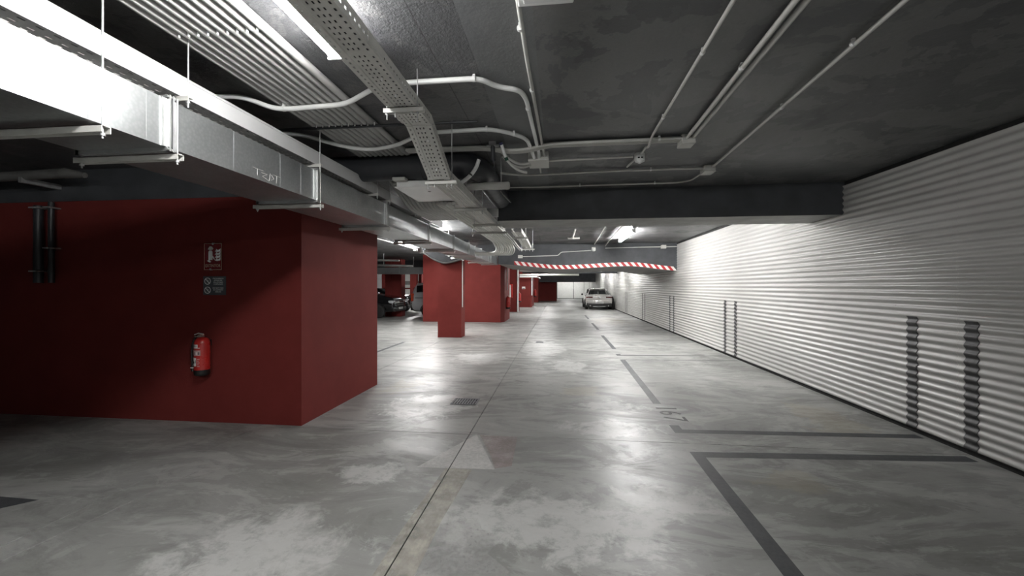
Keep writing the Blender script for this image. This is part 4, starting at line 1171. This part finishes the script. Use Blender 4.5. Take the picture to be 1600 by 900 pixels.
def car(label, loc, rotz, paint, stations, wheel_x, wheel_r, width, rear=None, front=None, name='car', wind=None, group=None):
    """stations = [(x, zb, zbelt, ztop, wbody, wtop)] from rear to front"""
    t = thing(name, label, 'car', loc, rotz, group)
    ctrl = []
    for (x, zb, zl, zt, wb, wt_) in stations:
        cab = max(0.0, zt - zl)
        ctrl.append([(x, 0.0, zb), (x, wb * 0.80, zb), (x, wb * 0.97, zb + 0.10), (x, wb, zb + (zl - zb) * 0.55), (x, wb * 0.97, zl - 0.02),
                     (x, wb * 0.93, zl + 0.02 * min(1, cab / 0.2)), (x, wt_ + (wb * 0.93 - wt_) * 0.12, zl + cab * 0.88), (x, wt_ * 0.86, zt), (x, 0.0, zt + 0.012)])
    NS = 4
    g = fine_grid(ctrl, NS)
    full = []
    for row in g:
        full.append([(p[0], -p[1], p[2]) for p in row[::-1]] + [p for p in row[1:]])
    # order: top centre(-) ... bottom centre ... top centre(+)
    nn = len(full[0])
    b = B()
    vs = [p for r in full for p in r]
    fs = []
    for i in range(len(full) - 1):
        for j in range(nn - 1):
            fs.append((i * nn + j, i * nn + j + 1, (i + 1) * nn + j + 1, (i + 1) * nn + j))
    b.add(vs, fs, smooth=True)
    b.add(full[0], [list(range(nn))]); b.add(full[-1], [list(range(nn))[::-1]])
    body = ob('body', b, paint, t, local=True)
    def panel(nm, s0, s1, idx, side, mat, off=0.006):
        """sub rectangle of the loft between stations s0..s1 and section points idx0..idx1, both given as floats"""
        b = B(); rows = []
        i0, i1 = int(round(s0 * NS)), int(round(s1 * NS))
        na = 4
        for i in range(i0, i1 + 1):
            row = []
            for k in range(na + 1):
                u = idx[0] + (idx[1] - idx[0]) * k / na
                j = min(7, int(u)); f = u - j
                p = [g[i][j][q] * (1 - f) + g[i][j + 1][q] * f for q in range(3)]
                row.append(Vector((p[0], p[1] * side, p[2])))
            rows.append(row)
        m = len(rows); n_ = na + 1
        V = [p for r in rows for p in r]
        for i in range(m):
            for k in range(n_):
                a = rows[min(m - 1, i + 1)][k] - rows[max(0, i - 1)][k]
                c_ = rows[i][min(n_ - 1, k + 1)] - rows[i][max(0, k - 1)]
                nr = a.cross(c_)
                if nr.length > 1e-8:
                    nr.normalize()
                    if nr.dot(Vector((0, rows[i][k].y, rows[i][k].z - 0.6))) < 0: nr = -nr
                    V[i * n_ + k] = rows[i][k] + nr * off
        b.add(V, [(i * n_ + k, i * n_ + k + 1, (i + 1) * n_ + k + 1, (i + 1) * n_ + k) for i in range(m - 1) for k in range(n_ - 1)], smooth=True)
        o = ob(nm, b, mat, t, local=True)
        md = o.modifiers.new('thickness', 'SOLIDIFY'); md.thickness = 0.006; md.offset = 0
        return o
    for nm, s0, s1, idx, mat in wind:
        for side in (-1, 1):
            if idx[1] > 7.99 and side < 0 and nm != 'x':
                pass
            panel(nm, s0, s1, idx, side, mat)
    # wheels
    for wx in wheel_x:
        for s in (-1, 1):
            yo = s * (width / 2 - 0.10)
            bt = B().lathe([(wheel_r * 0.62, -0.105), (wheel_r * 0.93, -0.105), (wheel_r, -0.08), (wheel_r, 0.08), (wheel_r * 0.93, 0.105), (wheel_r * 0.62, 0.105)], (wx, yo, wheel_r), 'y', 28)
            w = ob('wheel', bt, 'tyre', t, local=True)
            br = B().lathe([(wheel_r * 0.64, -0.01), (wheel_r * 0.64, 0.01)], (wx, yo + s * 0.075, wheel_r), 'y', 24)
            ob('rim_back', br, 'black', w, local=True)
            bs = B()
            for k in range(5):
                a = 2 * PI * k / 5 + 0.3
                d = Vector((math.cos(a), 0, math.sin(a))); e = Vector((-math.sin(a), 0, math.cos(a)))
                c0 = Vector((wx, yo + s * 0.098, wheel_r))
                q = [c0 + e * 0.05, c0 - e * 0.05, c0 - e * 0.035 + d * wheel_r * 0.64, c0 + e * 0.035 + d * wheel_r * 0.64]
                q2 = [p - Vector((0, s * 0.02, 0)) for p in q]
                bs.add(q + q2, [(0, 1, 2, 3), (7, 6, 5, 4), (0, 4, 5, 1), (1, 5, 6, 2), (2, 6, 7, 3), (3, 7, 4, 0)])
            bs.lathe([(wheel_r * 0.60, -0.004), (wheel_r * 0.66, 0.012), (wheel_r * 0.62, 0.014)], (wx, yo + s * 0.09, wheel_r), 'y', 24)
            ob('rim', bs, 'rim', w, local=True)
            # dark wheel arch
            ba = B(); vs = []
            for k in range(15):
                a = PI * k / 14
                for rr in (wheel_r * 1.02, wheel_r * 1.14):
                    vs.append((wx + rr * math.cos(a), s * (width / 2 + 0.002), wheel_r + rr * math.sin(a)))
            ba.add(vs, [(2 * i, 2 * i + 1, 2 * i + 3, 2 * i + 2) for i in range(14)])
            o = ob('wheel_arch', ba, 'black', t, local=True)
            md = o.modifiers.new('thickness', 'SOLIDIFY'); md.thickness = 0.05; md.offset = 0
    for nm, bb, mt in (rear or []) + (front or []):
        ob(nm, bb, mt, t, local=True)
    return t

# white hatchback, seen from behind (rear at local -x)
st = [(-2.16, 0.34, 0.62, 0.62, 0.74, 0.66), (-2.14, 0.26, 0.88, 0.90, 0.83, 0.72), (-2.02, 0.22, 0.93, 1.00, 0.88, 0.70), (-1.78, 0.2, 0.95, 1.13, 0.895, 0.66), (-1.30, 0.2, 0.95, 1.38, 0.90, 0.58),
      (-0.5, 0.2, 0.94, 1.44, 0.90, 0.59), (0.35, 0.2, 0.92, 1.43, 0.90, 0.60), (1.05, 0.2, 0.90, 1.02, 0.89, 0.66), (1.75, 0.22, 0.84, 0.86, 0.87, 0.70), (2.15, 0.3, 0.62, 0.64, 0.78, 0.62)]
rear = []
def bx(*a, **k): return B().box(*a, **k)
rear.append(('bumper_insert', bx(-2.20, -2.02, -0.84, 0.84, 0.17, 0.47, bev=0.07), 'black'))
rear.append(('diffuser', bx(-2.215, -2.10, -0.42, 0.42, 0.20, 0.235, bev=0.01), 'steel'))
rear.append(('number_plate', bx(-2.212, -2.19, -0.29, 0.24, 0.44, 0.55, bev=0.004), 'plate'))
for k in range(7):
    y = -0.26 + k * 0.068
    rear.append(('plate_character', bx(-2.2155, -2.211, y, y + 0.035, 0.465, 0.525), 'signgrey'))
for s in (-1, 1):
    rear.append(('tail_light', bx(-2.165, -1.95, min(s * 0.44, s * 0.86), max(s * 0.44, s * 0.86), 0.80, 0.885, bev=0.02), 'taillight'))
    rear.append(('exhaust', B().lathe([(0.045, -0.02), (0.045, 0.1)], (-2.2, s * 0.6, 0.27), 'x', 14), 'chrome'))
    rear.append(('door_mirror', bx(0.42, 0.56, min(s * 0.92, s * 1.06), max(s * 0.92, s * 1.06), 0.93, 1.06, bev=0.03), 'black'))
rear.append(('badge', B().lathe([(0.06, -0.02), (0.06, 0.06)], (-2.15, -0.02, 0.83), 'x', 16), 'chrome'))
rear.append(('spoiler', bx(-1.42, -1.15, -0.52, 0.52, 1.395, 1.42, bev=0.012), 'carwhite'))
rear.append(('bumper', bx(-2.175, -1.9, -0.86, 0.86, 0.46, 0.66, bev=0.07), 'carwhite'))
wind = [('rear_window', 2.2, 3.85, (7.0, 8.0), 'glass'), ('rear_window', 2.2, 3.85, (6.05, 7.0), 'glass'), ('side_window', 3.7, 6.4, (5.2, 5.95), 'glass'), ('windscreen', 6.2, 7.0, (6.2, 8.0), 'glass')]
car('white hatchback parked ahead against the corrugated wall', (2.77, 30.35, 0), PI / 2, 'carwhite', st, (-1.3, 1.38), 0.325, 1.80, rear=rear, wind=wind)

# black lump beside the car
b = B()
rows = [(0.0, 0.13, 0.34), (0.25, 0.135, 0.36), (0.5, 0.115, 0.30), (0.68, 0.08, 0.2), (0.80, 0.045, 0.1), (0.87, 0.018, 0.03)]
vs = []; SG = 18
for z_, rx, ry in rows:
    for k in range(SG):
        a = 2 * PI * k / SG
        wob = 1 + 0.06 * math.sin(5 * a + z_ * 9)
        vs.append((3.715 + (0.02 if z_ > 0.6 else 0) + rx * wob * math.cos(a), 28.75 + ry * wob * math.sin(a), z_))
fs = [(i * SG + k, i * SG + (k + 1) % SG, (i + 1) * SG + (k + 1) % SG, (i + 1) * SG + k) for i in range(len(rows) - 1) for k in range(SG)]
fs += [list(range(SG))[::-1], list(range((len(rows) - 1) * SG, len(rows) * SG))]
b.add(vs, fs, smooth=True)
t = tag(ob('black_lump', b, 'tyre'), 'black bulky lump standing between the white car and the wall', 'sack')
ob('lump_tip', B().lathe([(0.02, 0.85), (0.014, 0.88), (0.03, 0.91)], (3.735, 28.75, 0), 'z', 10), 'tyre', t)

# black car, only its front end shows past the red wall
st2 = [(-2.1, 0.35, 0.8, 0.85, 0.80, 0.7), (-1.9, 0.3, 1.05, 1.5, 0.9, 0.62), (-0.8, 0.28, 1.06, 1.66, 0.92, 0.64), (0.2, 0.28, 1.04, 1.62, 0.92, 0.64), (0.85, 0.28, 1.08, 1.22, 0.91, 0.70), (1.6, 0.3, 1.06, 1.12, 0.90, 0.74), (2.05, 0.32, 0.95, 1.0, 0.85, 0.70), (2.16, 0.36, 0.6, 0.62, 0.78, 0.6)]
def front_bits(dx=0.0, z=0.0):
    fr = [('grille', bx(2.12 + dx, 2.19 + dx, -0.5, 0.5, 0.5 + z, 0.74 + z, bev=0.02), 'black'),
          ('grille_bar', bx(2.17 + dx, 2.2 + dx, -0.5, 0.5, 0.64 + z, 0.67 + z, bev=0.006), 'chrome'),
          ('number_plate', bx(2.18 + dx, 2.205 + dx, -0.26, 0.26, 0.42 + z, 0.53 + z, bev=0.004), 'plate'),
          ('bumper', bx(1.95 + dx, 2.2 + dx, -0.82, 0.82, 0.32 + z, 0.52 + z, bev=0.06), 'black')]
    for s in (-1, 1):
        fr.append(('headlight', bx(1.86 + dx, 2.12 + dx, min(s * 0.5, s * 0.86), max(s * 0.5, s * 0.86), 0.74 + z, 0.88 + z, bev=0.03), 'headlight'))
        fr.append(('fog_light', bx(2.06 + dx, 2.18 + dx, min(s * 0.6, s * 0.8), max(s * 0.6, s * 0.8), 0.44 + z, 0.52 + z, bev=0.02), 'headlight'))
        fr.append(('door_mirror', bx(0.55 + dx, 0.7 + dx, min(s * 0.93, s * 1.08), max(s * 0.93, s * 1.08), 1.0 + z, 1.14 + z, bev=0.03), 'carblack'))
    return fr
wind2 = [('side_window', 1.1, 3.6, (5.2, 5.95), 'glass'), ('windscreen', 3.1, 3.95, (6.2, 8.0), 'glass')]
car('black car whose front end shows beside the near red wall', (-10.25, 20.35, 0), 0.0, 'carblack', st2, (-1.35, 1.35), 0.35, 1.84, front=front_bits(), wind=wind2)
st3 = [(a, b_, c, d - (0.14 if d > 1.3 else 0.0), e, f) for (a, b_, c, d, e, f) in [(s[0], s[1], s[2] - 0.05, s[3] - 0.03, s[4], s[5]) for s in st2]]
car('second dark car with bright headlight beyond the dark red pillar', (-10.95, 24.1, 0), 0.0, 'carblack', st3, (-1.35, 1.35), 0.33, 1.80, front=front_bits(0.0, -0.03), wind=wind2)
# silver van, its rear left of the middle red wall
st4 = [(-2.1, 0.36, 0.8, 0.82, 0.80, 0.72), (-2.06, 0.32, 1.10, 1.35, 0.88, 0.72), (-1.85, 0.28, 1.12, 1.74, 0.90, 0.72), (-0.8, 0.26, 1.12, 1.83, 0.90, 0.74), (0.5, 0.26, 1.10, 1.82, 0.90, 0.74), (1.2, 0.28, 1.06, 1.2, 0.89, 0.74), (1.8, 0.3, 0.96, 1.0, 0.86, 0.72), (2.05, 0.35, 0.7, 0.72, 0.78, 0.6)]
vb = []
for s in (-1, 1):
    vb.append(('tail_light', bx(-2.12, -1.98, min(s * 0.78, s * 0.915), max(s * 0.78, s * 0.915), 0.82, 1.22, bev=0.02), 'amber'))
vb.append(('rear_window', bx(-2.09, -2.03, -0.6, 0.6, 1.14, 1.52, bev=0.02), 'glass'))
vb.append(('bumper', bx(-2.16, -1.95, -0.86, 0.86, 0.34, 0.52, bev=0.05), 'black'))
vb.append(('side_moulding', bx(-1.9, 1.6, -0.915, -0.895, 0.98, 1.01), 'black'))
wind4 = [('side_window', 2.05, 3.1, (5.25, 5.9), 'glass'), ('side_window', 3.2, 4.0, (5.25, 5.9), 'glass'), ('side_window', 4.1, 4.9, (5.25, 5.9), 'glass'), ('windscreen', 4.15, 4.95, (6.2, 8.0), 'glass')]
car('silver van partly hidden behind the middle red wall', (-5.42, 21.3, 0), 0.0, 'carsilver', st4, (-1.25, 1.35), 0.33, 1.80, rear=vb, wind=wind4, name='van')
